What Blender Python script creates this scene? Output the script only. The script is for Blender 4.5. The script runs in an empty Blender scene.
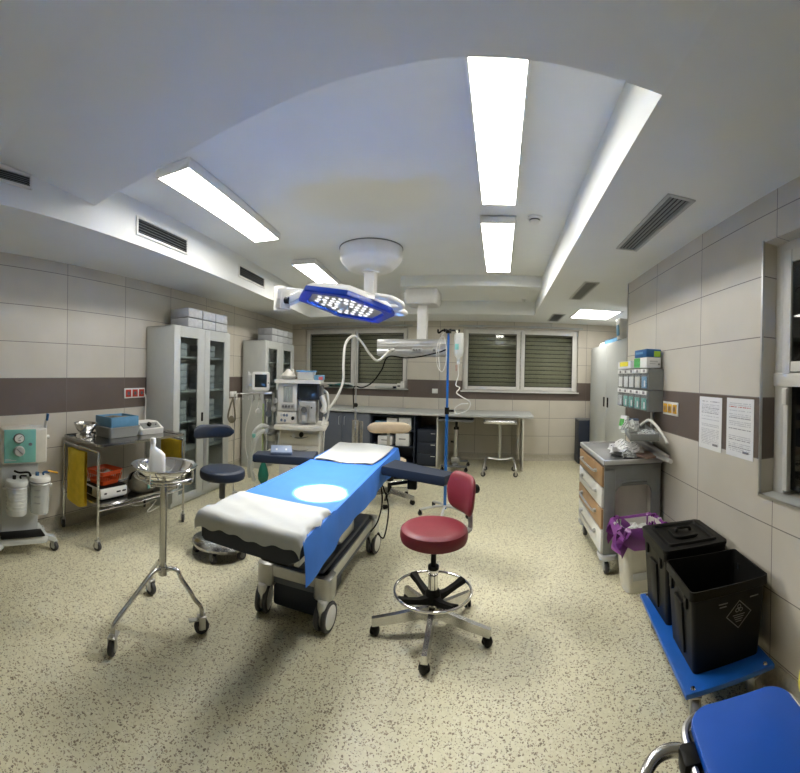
import bpy, bmesh, math, random
from math import sin, cos, pi, radians as R, atan2, hypot, sqrt
from mathutils import Vector as V, Matrix as X4, Euler
random.seed(7)
S = bpy.context.scene
COL = S.collection

# ------------------------------------------------------------------ materials
def nt(name):
    m = bpy.data.materials.new(name); m.use_nodes = True
    t = m.node_tree; t.nodes.clear()
    o = t.nodes.new('ShaderNodeOutputMaterial')
    return m, t, o
def bsdf(t, o, col=(.8, .8, .8), rough=.5, metal=0., **k):
    b = t.nodes.new('ShaderNodeBsdfPrincipled')
    b.inputs['Base Color'].default_value = (*col, 1)
    b.inputs['Roughness'].default_value = rough
    b.inputs['Metallic'].default_value = metal
    for a, v in k.items(): b.inputs[a.replace('_', ' ')].default_value = v
    t.links.new(b.outputs[0], o.inputs[0])
    return b
def mat(name, col, rough=.5, metal=0., var=.06, scale=18., bump=0., **k):
    """principled with a gentle procedural colour variation"""
    m, t, o = nt(name); b = bsdf(t, o, col, rough, metal, **k)
    tc = t.nodes.new('ShaderNodeTexCoord'); n = t.nodes.new('ShaderNodeTexNoise')
    n.inputs['Scale'].default_value = scale; n.inputs['Detail'].default_value = 3
    t.links.new(tc.outputs['Object'], n.inputs['Vector'])
    r = t.nodes.new('ShaderNodeValToRGB')
    r.color_ramp.elements[0].position = .3; r.color_ramp.elements[1].position = .7
    r.color_ramp.elements[0].color = (*[c*(1-var) for c in col], 1)
    r.color_ramp.elements[1].color = (*[min(1, c*(1+var)) for c in col], 1)
    t.links.new(n.outputs['Fac'], r.inputs['Fac']); t.links.new(r.outputs[0], b.inputs['Base Color'])
    if bump:
        bp = t.nodes.new('ShaderNodeBump'); bp.inputs['Strength'].default_value = bump; bp.inputs['Distance'].default_value = .01
        t.links.new(n.outputs['Fac'], bp.inputs['Height']); t.links.new(bp.outputs[0], b.inputs['Normal'])
    return m
def emit(name, col, s):
    m, t, o = nt(name); e = t.nodes.new('ShaderNodeEmission')
    e.inputs[0].default_value = (*col, 1); e.inputs[1].default_value = s
    t.links.new(e.outputs[0], o.inputs[0]); return m
def glass(name, tint=(.9, .95, .93), refl=.12, rough=.02):
    m, t, o = nt(name)
    tr = t.nodes.new('ShaderNodeBsdfTransparent'); tr.inputs[0].default_value = (*tint, 1)
    g = t.nodes.new('ShaderNodeBsdfGlossy'); g.inputs['Roughness'].default_value = rough
    f = t.nodes.new('ShaderNodeLayerWeight'); f.inputs[0].default_value = .5
    pw = t.nodes.new('ShaderNodeMath'); pw.operation = 'POWER'; pw.inputs[1].default_value = 4.; t.links.new(f.outputs['Facing'], pw.inputs[0])
    ad = t.nodes.new('ShaderNodeMath'); ad.operation = 'MULTIPLY_ADD'; ad.inputs[1].default_value = 1-refl/2; ad.inputs[2].default_value = refl/2; ad.use_clamp = True
    mx = t.nodes.new('ShaderNodeMixShader')
    t.links.new(pw.outputs[0], ad.inputs[0]); t.links.new(ad.outputs[0], mx.inputs[0])
    t.links.new(tr.outputs[0], mx.inputs[1]); t.links.new(g.outputs[0], mx.inputs[2]); t.links.new(mx.outputs[0], o.inputs[0])
    return m
def sheer(name, col, a=.5, rough=.3):
    m, t, o = nt(name); b = bsdf(t, o, col, rough, 0)
    tr = t.nodes.new('ShaderNodeBsdfTransparent'); tr.inputs[0].default_value = (*[min(1, .5+c*.5) for c in col], 1)
    mx = t.nodes.new('ShaderNodeMixShader'); mx.inputs[0].default_value = a
    t.links.new(tr.outputs[0], mx.inputs[1]); t.links.new(b.outputs[0], mx.inputs[2]); t.links.new(mx.outputs[0], o.inputs[0])
    return m
def milk(name, col):
    m, t, o = nt(name); b = bsdf(t, o, col, .4)
    tr = t.nodes.new('ShaderNodeBsdfTranslucent'); tr.inputs[0].default_value = (*col, 1)
    mx = t.nodes.new('ShaderNodeMixShader'); mx.inputs[0].default_value = .45
    t.links.new(b.outputs[0], mx.inputs[1]); t.links.new(tr.outputs[0], mx.inputs[2]); t.links.new(mx.outputs[0], o.inputs[0])
    return m
def math_node(t, op, a, b=None):
    n = t.nodes.new('ShaderNodeMath'); n.operation = op
    for i, v in enumerate((a, b)):
        if v is None: continue
        if isinstance(v, (int, float)): n.inputs[i].default_value = v
        else: t.links.new(v, n.inputs[i])
    return n.outputs[0]
def mixc(t, fac, a, b):
    n = t.nodes.new('ShaderNodeMix'); n.data_type = 'RGBA'
    for s, v in ((n.inputs[0], fac), (n.inputs[6], a), (n.inputs[7], b)):
        if isinstance(v, (int, float)): s.default_value = v
        elif isinstance(v, tuple): s.default_value = (*v, 1)
        else: t.links.new(v, s)
    return n.outputs[2]
def tile_mat(name, u0, w):
    """wall tiles: uv = metres along the wall, height; one dark course"""
    m, t, o = nt(name); b = bsdf(t, o, rough=.42)
    uv = t.nodes.new('ShaderNodeUVMap'); uv.uv_map = 'UVMap'
    sp = t.nodes.new('ShaderNodeSeparateXYZ'); t.links.new(uv.outputs[0], sp.inputs[0])
    u, z = sp.outputs[0], sp.outputs[1]
    def saw(x, off, per):
        q = math_node(t, 'DIVIDE', math_node(t, 'SUBTRACT', x, off - 40*per), per)
        fr = math_node(t, 'FRACT', q)
        d = math_node(t, 'MINIMUM', fr, math_node(t, 'SUBTRACT', 1., fr))
        return math_node(t, 'MULTIPLY', d, per), math_node(t, 'FLOOR', q)
    du, iu = saw(u, u0, w); dz, iz = saw(z, .110, .315)
    g = math_node(t, 'LESS_THAN', math_node(t, 'MINIMUM', du, dz), .0028)
    band = math_node(t, 'MULTIPLY', math_node(t, 'GREATER_THAN', z, 1.055), math_node(t, 'LESS_THAN', z, 1.370))
    no = t.nodes.new('ShaderNodeTexNoise'); no.inputs['Scale'].default_value = 2.6; no.inputs['Detail'].default_value = 5
    cv = t.nodes.new('ShaderNodeCombineXYZ'); t.links.new(u, cv.inputs[0]); t.links.new(z, cv.inputs[1])
    t.links.new(math_node(t, 'ADD', math_node(t, 'MULTIPLY', iu, 3.7), math_node(t, 'MULTIPLY', iz, 5.3)), cv.inputs[2])
    t.links.new(cv.outputs[0], no.inputs['Vector'])
    nf = no.outputs['Fac']
    light = mixc(t, nf, (.51, .475, .405), (.66, .62, .545))
    dark = mixc(t, nf, (.105, .08, .066), (.155, .122, .105))
    c = mixc(t, band, light, dark)
    gc = mixc(t, band, (.20, .18, .16), (.17, .14, .125))
    t.links.new(mixc(t, g, c, gc), b.inputs['Base Color'])
    bp = t.nodes.new('ShaderNodeBump'); bp.inputs['Strength'].default_value = .25; bp.inputs['Distance'].default_value = .004; bp.invert = True
    t.links.new(g, bp.inputs['Height']); t.links.new(bp.outputs[0], b.inputs['Normal'])
    return m
def floor_mat(name):
    m, t, o = nt(name); b = bsdf(t, o, rough=.42)
    tc = t.nodes.new('ShaderNodeTexCoord'); P = tc.outputs['Object']
    wn = t.nodes.new('ShaderNodeTexNoise'); wn.inputs['Scale'].default_value = 80; t.links.new(P, wn.inputs['Vector'])
    wv = t.nodes.new('ShaderNodeVectorMath'); wv.operation = 'SCALE'; wv.inputs['Scale'].default_value = .022
    t.links.new(wn.outputs['Color'], wv.inputs[0])
    pv = t.nodes.new('ShaderNodeVectorMath'); pv.operation = 'ADD'; t.links.new(P, pv.inputs[0]); t.links.new(wv.outputs[0], pv.inputs[1])
    def chips(scale, thr, dist, off):
        ad = t.nodes.new('ShaderNodeVectorMath'); ad.operation = 'ADD'; ad.inputs[1].default_value = off; t.links.new(pv.outputs[0], ad.inputs[0])
        vo = t.nodes.new('ShaderNodeTexVoronoi'); vo.voronoi_dimensions = '2D'; vo.inputs['Scale'].default_value = scale
        t.links.new(ad.outputs[0], vo.inputs['Vector'])
        s = t.nodes.new('ShaderNodeSeparateColor'); t.links.new(vo.outputs['Color'], s.inputs[0])
        pick = math_node(t, 'GREATER_THAN', s.outputs[0], thr)
        size = math_node(t, 'MULTIPLY', s.outputs[1], dist)
        return math_node(t, 'MULTIPLY', pick, math_node(t, 'LESS_THAN', vo.outputs['Distance'], size)), s.outputs[2]
    bn = t.nodes.new('ShaderNodeTexNoise'); bn.inputs['Scale'].default_value = 30; bn.inputs['Detail'].default_value = 6; t.links.new(P, bn.inputs['Vector'])
    c = mixc(t, bn.outputs['Fac'], (.56, .53, .36), (.69, .66, .48))
    f1, h1 = chips(60, .55, .46, (3.1, 1.7, 0)); c = mixc(t, math_node(t, 'MULTIPLY', f1, .5), c, (.72, .69, .55))
    f2, h2 = chips(82, .50, .46, (0, 0, 0)); c = mixc(t, f2, c, mixc(t, h2, (.15, .12, .075), (.36, .30, .20)))
    f3, h3 = chips(125, .58, .46, (7.3, 2.2, 0)); c = mixc(t, f3, c, mixc(t, h3, (.16, .13, .095), (.36, .30, .22)))
    t.links.new(c, b.inputs['Base Color'])
    return m

def print_mat(name, seed):
    """white sheet with rows of small grey print"""
    m, t, o = nt(name); b = bsdf(t, o, rough=.8)
    tc = t.nodes.new('ShaderNodeTexCoord'); sp = t.nodes.new('ShaderNodeSeparateXYZ'); t.links.new(tc.outputs['Object'], sp.inputs[0])
    y, z = sp.outputs[1], sp.outputs[2]
    q = math_node(t, 'MULTIPLY', math_node(t, 'ADD', z, 1.), 98.); row = math_node(t, 'FLOOR', q)
    inrow = math_node(t, 'LESS_THAN', math_node(t, 'FRACT', q), .52)
    cv = t.nodes.new('ShaderNodeCombineXYZ'); t.links.new(math_node(t, 'MULTIPLY', y, 95.), cv.inputs[0]); t.links.new(math_node(t, 'MULTIPLY', row, 7.31), cv.inputs[1]); cv.inputs[2].default_value = seed
    n = t.nodes.new('ShaderNodeTexNoise'); n.inputs['Scale'].default_value = 1.; n.inputs['Detail'].default_value = 1; t.links.new(cv.outputs[0], n.inputs['Vector'])
    word = math_node(t, 'GREATER_THAN', n.outputs['Fac'], .43)
    wn = t.nodes.new('ShaderNodeTexWhiteNoise'); wn.noise_dimensions = '1D'; t.links.new(math_node(t, 'ADD', row, seed*3.7), wn.inputs['W'])
    keep = math_node(t, 'GREATER_THAN', wn.outputs['Value'], .22)
    edge = math_node(t, 'LESS_THAN', math_node(t, 'ABSOLUTE', y), .108)
    top = math_node(t, 'MULTIPLY', math_node(t, 'LESS_THAN', z, .138), math_node(t, 'GREATER_THAN', z, -.135))
    f = math_node(t, 'MULTIPLY', math_node(t, 'MULTIPLY', inrow, word), math_node(t, 'MULTIPLY', math_node(t, 'MULTIPLY', keep, edge), top))
    sc = t.nodes.new('ShaderNodeSeparateColor'); t.links.new(wn.outputs['Color'], sc.inputs[0])
    ink = mixc(t, math_node(t, 'GREATER_THAN', sc.outputs[1], .72), (.54, .55, .58), (.34, .34, .37))
    ink = mixc(t, math_node(t, 'MULTIPLY', math_node(t, 'GREATER_THAN', sc.outputs[2], .90), math_node(t, 'GREATER_THAN', z, .0)), ink, (.5, .14, .14))
    t.links.new(mixc(t, f, (.76, .77, .78), ink), b.inputs['Base Color']); return m
M = {}
M['floor'] = floor_mat('speckled_vinyl')
M['tile_l'] = tile_mat('tile_left', 1.735, .737); M['tile_r'] = tile_mat('tile_right', 2.305, .77); M['tile_b'] = tile_mat('tile_back', .88, .65)
M['plaster'] = mat('plaster', (.79, .805, .79), .85, var=.015, scale=3)
M['cove'] = mat('cove', (.42, .39, .31), .5, var=.15, scale=60)
M['white'] = mat('white_paint', (.78, .78, .77), .35, var=.02)
M['plastic'] = mat('white_plastic', (.74, .74, .71), .4, var=.02)
M['cream'] = mat('cream_plastic', (.70, .68, .62), .42, var=.03)
M['beige'] = mat('beige_vinyl', (.66, .54, .40), .5, var=.04)
M['upvc'] = mat('window_frame', (.72, .71, .68), .35, var=.02)
M['shut'] = mat('shutter', (.36, .345, .27), .55, var=.05)
M['night'] = mat('night_glass_back', (.012, .013, .015), .4)
M['glass'] = glass('window_glass', (.90, .92, .89), .07)
M['darkglass'] = glass('dark_glass', (.25, .27, .28), .13)
M['cabglass'] = glass('cabinet_glass', (.84, .88, .88), .06)
M['cab'] = mat('cabinet_grey', (.50, .52, .51), .45, var=.02)
M['cabside'] = mat('cabinet_side', (.36, .37, .36), .5, var=.03)
M['box'] = mat('box_grey', (.30, .31, .33), .6, var=.08)
M['boxlabel'] = mat('box_label', (.50, .52, .54), .6, var=.10, scale=40)
M['steel'] = mat('steel', (.62, .62, .61), .22, 1., var=.06)
M['chrome'] = mat('chrome', (.80, .80, .80), .08, 1., var=.02)
M['satin'] = mat('satin_steel', (.55, .55, .54), .36, 1., var=.05)
M['darksteel'] = mat('tray_steel', (.42, .42, .42), .16, 1., var=.06)
M['alu'] = mat('aluminium', (.68, .69, .71), .32, .85, var=.03)
M['black'] = mat('black_plastic', (.0045, .0045, .004), .5, var=.1, Specular_IOR_Level=.22)
M['clearfront'] = sheer('clear_front', (.8, .82, .82), .12, .15)
M['tealfill'] = mat('teal_fill', (.10, .36, .31), .5, var=.25, scale=50)
M['blackmatt'] = mat('black_matt', (.008, .008, .009), .8, var=.1)
M['rubber'] = mat('rubber', (.045, .045, .05), .6, var=.1)
M['wheelgrey'] = mat('wheel_grey', (.30, .30, .31), .45, var=.05)
M['darkgrey'] = mat('dark_grey', (.13, .135, .14), .45, var=.05)
M['midgrey'] = mat('mid_grey', (.215, .225, .22), .45, var=.04)
M['lightgrey'] = mat('light_grey', (.45, .46, .46), .45, var=.04)
M['navy'] = mat('navy_vinyl', (.009, .016, .034), .45, var=.06)
M['navyshade'] = mat('navy_furniture', (.012, .019, .038), .5, var=.06)
M['slate'] = mat('slate_panel', (.10, .115, .15), .5, var=.05)
M['bluegrey'] = mat('blue_grey', (.12, .16, .24), .5, var=.05)
M['maroon'] = mat('maroon_vinyl', (.165, .012, .022), .5, var=.06)
M['drape'] = mat('blue_drape', (.038, .185, .66), .75, var=.05, scale=9, bump=.15)
M['pad'] = mat('white_pad', (.49, .51, .51), .85, var=.03, scale=12, bump=.15)
M['yellow'] = mat('yellow_cloth', (.66, .47, .03), .8, var=.12, scale=14)
M['orange'] = mat('orange_plastic', (.64, .085, .018), .4, var=.05)
M['bluebox'] = mat('blue_box', (.12, .30, .50), .5, var=.08)
M['lidblue'] = mat('lid_blue', (.006, .095, .52), .35, var=.02)
M['dollyblue'] = mat('dolly_blue', (.010, .10, .42), .3, var=.05)
M['rimblue'] = mat('rim_blue', (.003, .045, .40), .3, var=.02)
M['poleblue'] = mat('pole_blue', (.015, .13, .46), .3, var=.03)
M['teal'] = mat('teal_panel', (.18, .47, .42), .45, var=.03)
M['tealcloth'] = mat('teal_cloth', (.08, .27, .27), .8, var=.08)
M['greenrub'] = mat('green_rubber', (.008, .16, .11), .45, var=.08)
M['greenbox'] = mat('green_print', (.10, .42, .10), .5, var=.3, scale=60)
M['lime'] = mat('lime_print', (.34, .58, .04), .5, var=.1)
M['deepblue'] = mat('deep_blue_print', (.015, .10, .26), .5, var=.1)
M['wood'] = mat('wood_front', (.42, .26, .135), .45, var=.10, scale=7)
M['redplug'] = mat('red_socket', (.50, .035, .015), .4, var=.05)
M['yelplug'] = mat('yellow_socket', (.72, .40, .02), .4, var=.05)
M['paper'] = mat('paper', (.74, .75, .76), .8, var=.02)
M['ink'] = mat('print_grey', (.50, .51, .53), .8, var=.1)
M['inkdark'] = mat('print_dark', (.22, .22, .24), .8, var=.1)
M['inkred'] = mat('print_red', (.55, .12, .12), .8, var=.1)
M['pink'] = mat('pink_folder', (.50, .36, .30), .7, var=.03)
M['screen'] = mat('screen', (.02, .028, .032), .12, var=.05)
M['flow'] = mat('flow_tubes', (.40, .46, .46), .15, var=.05)
M['clear'] = sheer('clear_plastic', (.75, .77, .76), .38, .15)
M['milky'] = sheer('milky_plastic', (.80, .82, .80), .55, .3)
M['purple'] = sheer('purple_film', (.30, .085, .36), .74, .22)
M['bottle'] = milk('bottle_white', (.93, .94, .93))
M['grille'] = mat('vent_slat', (.10, .11, .11), .5, var=.05)
M['ventframe'] = mat('vent_frame', (.46, .47, .46), .5, var=.03)
M['bag'] = mat('taupe_bag', (.20, .18, .13), .8, var=.2)
M['led'] = emit('led_lens', (.97, .98, 1.), .75)
M['panel'] = emit('light_panel', (1., .97, .90), 13.)
M['panelsmall'] = emit('light_panel_small', (1., .965, .89), 10.)

# ------------------------------------------------------------------ mesh builder
def frame(d):
    d = V(d).normalized(); up = V((0, 0, 1)) if abs(d.z) < .95 else V((1, 0, 0))
    x = up.cross(d).normalized(); y = d.cross(x); return x, y, d
class MB:
    def __init__(s): s.bm = bmesh.new(); s.m = X4.Identity(4)
    def at(s, loc=(0, 0, 0), rz=0, rx=0, ry=0):
        s.m = X4.Translation(loc) @ Euler((rx, ry, rz), 'XYZ').to_matrix().to_4x4(); return s
    def box(s, c, d, bev=0, seg=2, rz=0, rx=0, ry=0):
        m = s.m @ X4.Translation(c) @ Euler((rx, ry, rz), 'XYZ').to_matrix().to_4x4() @ X4.Diagonal((*d, 1))
        vs = bmesh.ops.create_cube(s.bm, size=1, matrix=m)['verts']
        if bev:
            es = list({e for v in vs for e in v.link_edges})
            bmesh.ops.bevel(s.bm, geom=es, offset=bev, segments=seg, affect='EDGES', profile=.5, clamp_overlap=True)
        return s
    def ring(s, pts): return [s.bm.verts.new(s.m @ V(p)) for p in pts]
    def skin(s, rings, closed=True, cap=True, loop=False):
        n = len(rings[0]); rs = rings + ([rings[0]] if loop else [])
        for a, b in zip(rs, rs[1:]):
            for i in range(n if closed else n-1):
                j = (i+1) % n
                try: s.bm.faces.new((a[i], a[j], b[j], b[i]))
                except ValueError: pass
        if cap and not loop:
            for r, f in ((rings[0], True), (rings[-1], False)):
                try: s.bm.faces.new(tuple(reversed(r)) if f else tuple(r))
                except ValueError: pass
        return s
    def loft(s, secs, closed=True, cap=True, loop=False): return s.skin([s.ring(p) for p in secs], closed, cap, loop)
    def cyl(s, a, b, r, r1=None, n=16, cap=True):
        a, b = V(a), V(b); x, y, d = frame(b-a); r1 = r if r1 is None else r1
        return s.loft([[p + (x*cos(2*pi*i/n) + y*sin(2*pi*i/n))*q for i in range(n)] for p, q in ((a, r), (b, r1))], cap=cap)
    def lathe(s, prof, c=(0, 0, 0), n=28, axis=(0, 0, 1), cap=True, sx=1., sy=1.):
        x, y, d = frame(axis) if axis != (0, 0, 1) else (V((1, 0, 0)), V((0, 1, 0)), V((0, 0, 1)))
        c = V(c)
        return s.loft([[c + d*z + (x*cos(2*pi*i/n)*sx + y*sin(2*pi*i/n)*sy)*max(r, 1e-4) for i in range(n)] for r, z in prof], cap=cap)
    def tube(s, pts, r, n=8, loop=False, smooth=0):
        P = [V(p) for p in pts]
        if smooth:
            Q = []; N = len(P); rng = N if loop else N-1
            for i in range(rng):
                p0 = P[(i-1) % N] if loop or i > 0 else P[0]; p1 = P[i]; p2 = P[(i+1) % N]
                p3 = P[(i+2) % N] if loop or i+2 < N else P[-1]
                for k in range(smooth):
                    t = k/smooth
                    Q.append(.5*((2*p1) + (p2-p0)*t + (2*p0-5*p1+4*p2-p3)*t*t + (3*p1-p0-3*p2+p3)*t**3))
            if not loop: Q.append(P[-1])
            P = Q
        N = len(P); secs = []; x = None
        for i, p in enumerate(P):
            a = P[(i-1) % N] if loop or i > 0 else p; b = P[(i+1) % N] if loop or i < N-1 else p
            d = (b-a).normalized() if (b-a).length > 1e-9 else V((0, 0, 1))
            if x is None: x, y, _ = frame(d)
            x = (x - d*x.dot(d)); x = x.normalized() if x.length > 1e-6 else frame(d)[0]; y = d.cross(x)
            q = r[i*len(r)//N] if isinstance(r, (list, tuple)) else r
            secs.append([p + (x*cos(2*pi*k/n) + y*sin(2*pi*k/n))*q for k in range(n)])
        return s.loft(secs, loop=loop)
    def prism(s, poly, z0, z1, bev=0, seg=2):
        before = set(s.bm.verts)
        s.loft([[(x, y, z0) for x, y in poly], [(x, y, z1) for x, y in poly]])
        if bev:
            vs = [v for v in s.bm.verts if v not in before]; zt = {}
            es = [e for e in {e for v in vs for e in v.link_edges} if any(len(f.verts) > 4 or len(poly) <= 4 for f in e.link_faces)]
            bmesh.ops.bevel(s.bm, geom=es, offset=bev, segments=seg, affect='EDGES', profile=.5, clamp_overlap=True)
        return s
    def sheet(s, fn, nu, nv, th=0):
        def grid(o): return [[s.bm.verts.new(s.m @ (V(fn(i/nu, j/nv)) + V((0, 0, o)))) for j in range(nv+1)] for i in range(nu+1)]
        g = grid(0)
        for i in range(nu):
            for j in range(nv): s.bm.faces.new((g[i][j], g[i+1][j], g[i+1][j+1], g[i][j+1]))
        return s
    def quad(s, *p):
        s.bm.faces.new([s.bm.verts.new(s.m @ V(q)) for q in p]); return s
    def torus(s, c, r, q, axis=(0, 0, 1), n=36, k=10):
        x, y, d = frame(axis); c = V(c)
        return s.tube([c + (x*cos(2*pi*i/n) + y*sin(2*pi*i/n))*r for i in range(n)], q, n=k, loop=True)
    def sphere(s, c, r, sc=(1, 1, 1), n=16):
        m = s.m @ X4.Translation(c) @ X4.Diagonal((r*sc[0], r*sc[1], r*sc[2], 1))
        bmesh.ops.create_uvsphere(s.bm, u_segments=n, v_segments=max(6, n//2), radius=1, matrix=m); return s
    def build(s, name, m, parent=None, loc=None, rz=0, smooth=True, ang=38, label=None):
        bmesh.ops.recalc_face_normals(s.bm, faces=s.bm.faces[:])
        me = bpy.data.meshes.new(name); s.bm.to_mesh(me); s.bm.free()
        me.materials.append(M[m] if isinstance(m, str) else m)
        if smooth:
            me.polygons.foreach_set('use_smooth', [True]*len(me.polygons)); me.set_sharp_from_angle(angle=R(ang))
        o = bpy.data.objects.new(name, me); COL.objects.link(o)
        if parent: o.parent = parent
        if loc is not None: o.location = loc
        o.rotation_euler.z = rz
        if label: o['label'] = label
        return o
def rrect(w, h, r, n=5, cx=0, cy=0):
    P = []
    for sx, sy, a in ((1, 1, 0), (-1, 1, 90), (-1, -1, 180), (1, -1, 270)):
        for i in range(n+1):
            t = R(a + 90*i/n); P.append((cx + sx*(w/2-r) + r*cos(t), cy + sy*(h/2-r) + r*sin(t)))
    return P
def tag(o, label=None, cat=None, group=None, kind=None):
    if label: o['label'] = label
    if cat: o['category'] = cat
    if group: o['group'] = group
    if kind: o['kind'] = kind
    return o
def thing(name, label, cat, loc=(0, 0, 0), rz=0, group=None):
    o = bpy.data.objects.new(name, None); COL.objects.link(o); o.location = loc; o.rotation_euler.z = rz
    o.empty_display_size = .1
    return tag(o, label, cat, group)
def struct(o): o['kind'] = 'structure'; return o
KIDS = {}
def dup(root, loc=None, rz=None, label=None, group=None):
    def cp(o, par):
        c = o.copy(); COL.objects.link(c); c.parent = par
        for ch in [q for q in bpy.data.objects if q.parent == o and q != c]: cp(ch, c)
        return c
    r = cp(root, root.parent)
    if loc is not None: r.location = loc
    if rz is not None: r.rotation_euler.z = rz
    if label: r['label'] = label
    if group: r['group'] = group
    return r
def caster(par, loc, r=.035, w=.022, rz=0, wm='rubber', fork='satin', stem=.03, brake=False):
    """swivel caster standing at floor level below loc=(x,y)"""
    x, y = loc
    f = MB().at((x, y, 0), rz)
    f.box((0, w*.75, r*1.45), (r*.9, .004, r*1.5), .002).box((0, -w*.75, r*1.45), (r*.9, .004, r*1.5), .002)
    f.box((0, 0, r*2.25), (r*1.1, w*1.7, .008), .003).cyl((r*.2, 0, r*2.25), (r*.2, 0, r*2.25+stem), r*.25)
    if brake: f.box((-r*1.1, 0, r*1.9), (r*1.3, w*1.2, .008), .003)
    c = f.build('caster', fork, par)
    wb = MB().at((x, y, 0), rz)
    wb.lathe([(r*.55, -w/2), (r*.93, -w/2), (r, -w*.3), (r, w*.3), (r*.93, w/2), (r*.55, w/2)], (0, 0, r), 20, axis=(0, 1, 0))
    wb.build('wheel', wm, c)
    MB().at((x, y, 0), rz).cyl((0, -w*.52, r), (0, w*.52, r), r*.5, n=14).build('hub', 'wheelgrey', c)
    return c

# ------------------------------------------------------------------ the room
ZS, ZC, YB, XR, YF = 2.42, 2.76, 7.0, 1.257, -2.3
def lx(y): return -3.026 - .1406*y          # the left wall runs slightly off square
def fx(y): return -2.13 - .174*y            # face of the bulkhead along it
def wall(name, m, quads):
    bm = bmesh.new(); uvl = bm.loops.layers.uv.new('UVMap')
    for pts in quads:
        f = bm.faces.new([bm.verts.new(p) for p, _ in pts])
        for l, (_, uv) in zip(f.loops, pts): l[uvl].uv = uv
    me = bpy.data.meshes.new(name); bm.to_mesh(me); bm.free(); me.materials.append(M[m])
    o = bpy.data.objects.new(name, me); COL.objects.link(o); return struct(o)
def holed(u0, u1, z0, z1, holes, fn):
    us = sorted({u0, u1, *[h[0] for h in holes], *[h[1] for h in holes]}); zs = sorted({z0, z1, *[h[2] for h in holes], *[h[3] for h in holes]})
    Q = []
    for a, b in zip(us, us[1:]):
        for c, d in zip(zs, zs[1:]):
            if any(h[0]-1e-6 <= a and b <= h[1]+1e-6 and h[2]-1e-6 <= c and d <= h[3]+1e-6 for h in holes): continue
            Q.append([(fn(u, z, 0), (u, z)) for u, z in ((a, c), (b, c), (b, d), (a, d))])
    return Q
def reveal(h, fn, dep):
    a, b, c, d = h; Q = []
    for (p, q), s in (((a, c), (a, d)), 1), ((( b, c), (b, d)), 1):
        Q.append([(fn(*p, 0), p), (fn(*q, 0), q), (fn(*q, dep), (q[0]+dep, q[1])), (fn(*p, dep), (p[0]+dep, p[1]))])
    for z in (c, d):
        Q.append([(fn(a, z, 0), (a, z)), (fn(b, z, 0), (b, z)), (fn(b, z, dep), (b, z+dep)), (fn(a, z, dep), (a, z+dep))])
    return Q
struct(MB().quad((-4.3, YF, 0), (2.4, YF, 0), (2.4, 7.3, 0), (-4.3, 7.3, 0)).build('floor', 'floor'))
wall('wall_left', 'tile_l', [[((lx(y), y, z), (y, z)) for y, z in ((YF, 0), (YB, 0), (YB, ZC), (YF, ZC))]])
fb = lambda u, z, d: (u, YB+d, z)
W1, W2 = (-3.72, -1.65, 1.19, 2.305), (-.665, 1.375, 1.19, 2.30)
wall('wall_back', 'tile_b', holed(-4.2, 2.2, 0, ZC, [W1, W2], fb) + reveal(W1, fb, .30) + reveal(W2, fb, .30))
fr = lambda u, z, d: (XR+d, u, z)
W3 = (.35, 1.637, .88, 2.175)
wall('wall_right', 'tile_r', holed(YF, 3.83, 0, ZC, [W3], fr) + reveal(W3, fr, .30)
     + [[((x, 3.83, z), (x, z)) for x, z in ((XR, 0), (2.15, 0), (2.15, ZC), (XR, ZC))]])
wall('wall_niche', 'tile_r', [[((2.15, y, z), (y, z)) for y, z in ((3.83, 0), (YB, 0), (YB, ZC), (3.83, ZC))]])
wall('wall_front', 'tile_b', [[((x, YF, z), (x, z)) for x, z in ((-3.0, 0), (XR, 0), (XR, ZC), (-3.0, ZC))]])
struct(MB().quad((-4.3, YF, ZC), (2.4, YF, ZC), (2.4, 7.3, ZC), (-4.3, 7.3, ZC)).build('ceiling', 'plaster'))
# dropped ceiling over the near end, its edge slightly slanted, then along both sides and the far end
sz = lambda x: ZS + max(0, (.515-x))*.0588
edge = [(fx(1.47), 1.470), (-1.75, 1.440), (-1.1, 1.365), (-.60, 1.300), (-.20, 1.262), (.15, 1.250), (.515, 1.250)]
b = MB(); low = [(x, y, sz(x)) for x, y in edge]; near = [(x, YF, sz(x)) for x, y in edge]; near[0] = (fx(YF), YF, sz(fx(YF)))
mid = [(x, .70, sz(x)+.075*(.515-x)/2.9) for x, y in edge]; mid[0] = (fx(.70), .70, mid[0][2]); near = [(x, y, m_[2]) for (x, y, z), m_ in zip(near, mid)]
b.skin([b.ring(near), b.ring(mid), b.ring(low), b.ring([(x, y, ZC) for x, y in edge])], closed=False, cap=False)
struct(b.build('ceiling', 'plaster', smooth=False))
struct(MB().quad((.515, YF, ZS), (XR, YF, ZS), (XR, 3.83, ZS), (.515, 3.83, ZS)).quad((.515, 3.83, ZS), (2.15, 3.83, ZS), (2.15, YB, ZS), (.515, YB, ZS))
       .quad((.515, 1.25, ZS), (.515, 6.2, ZS), (.515, 6.2, ZC), (.515, 1.25, ZC)).build('ceiling', 'plaster', smooth=False))
struct(MB().quad((lx(YF), YF, ZS), (fx(YF), YF, ZS), (fx(6.2), 6.2, ZS), (lx(6.2), 6.2, ZS)).quad((lx(6.2), 6.2, ZS), (.515, 6.2, ZS), (.515, YB, ZS), (lx(YB), YB, ZS))
       .quad((fx(YF), YF, ZS), (fx(6.2), 6.2, ZS), (fx(6.2), 6.2, ZC), (fx(YF), YF, ZC))
       .quad((fx(6.2), 6.2, ZS), (.515, 6.2, ZS), (.515, 6.2, ZC), (fx(6.2), 6.2, ZC)).build('ceiling', 'plaster', smooth=False))
struct(MB().box((-.408, 5.67, 2.69), (1.845, 1.06, .139)).build('ceiling', 'plaster', smooth=False))
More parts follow.
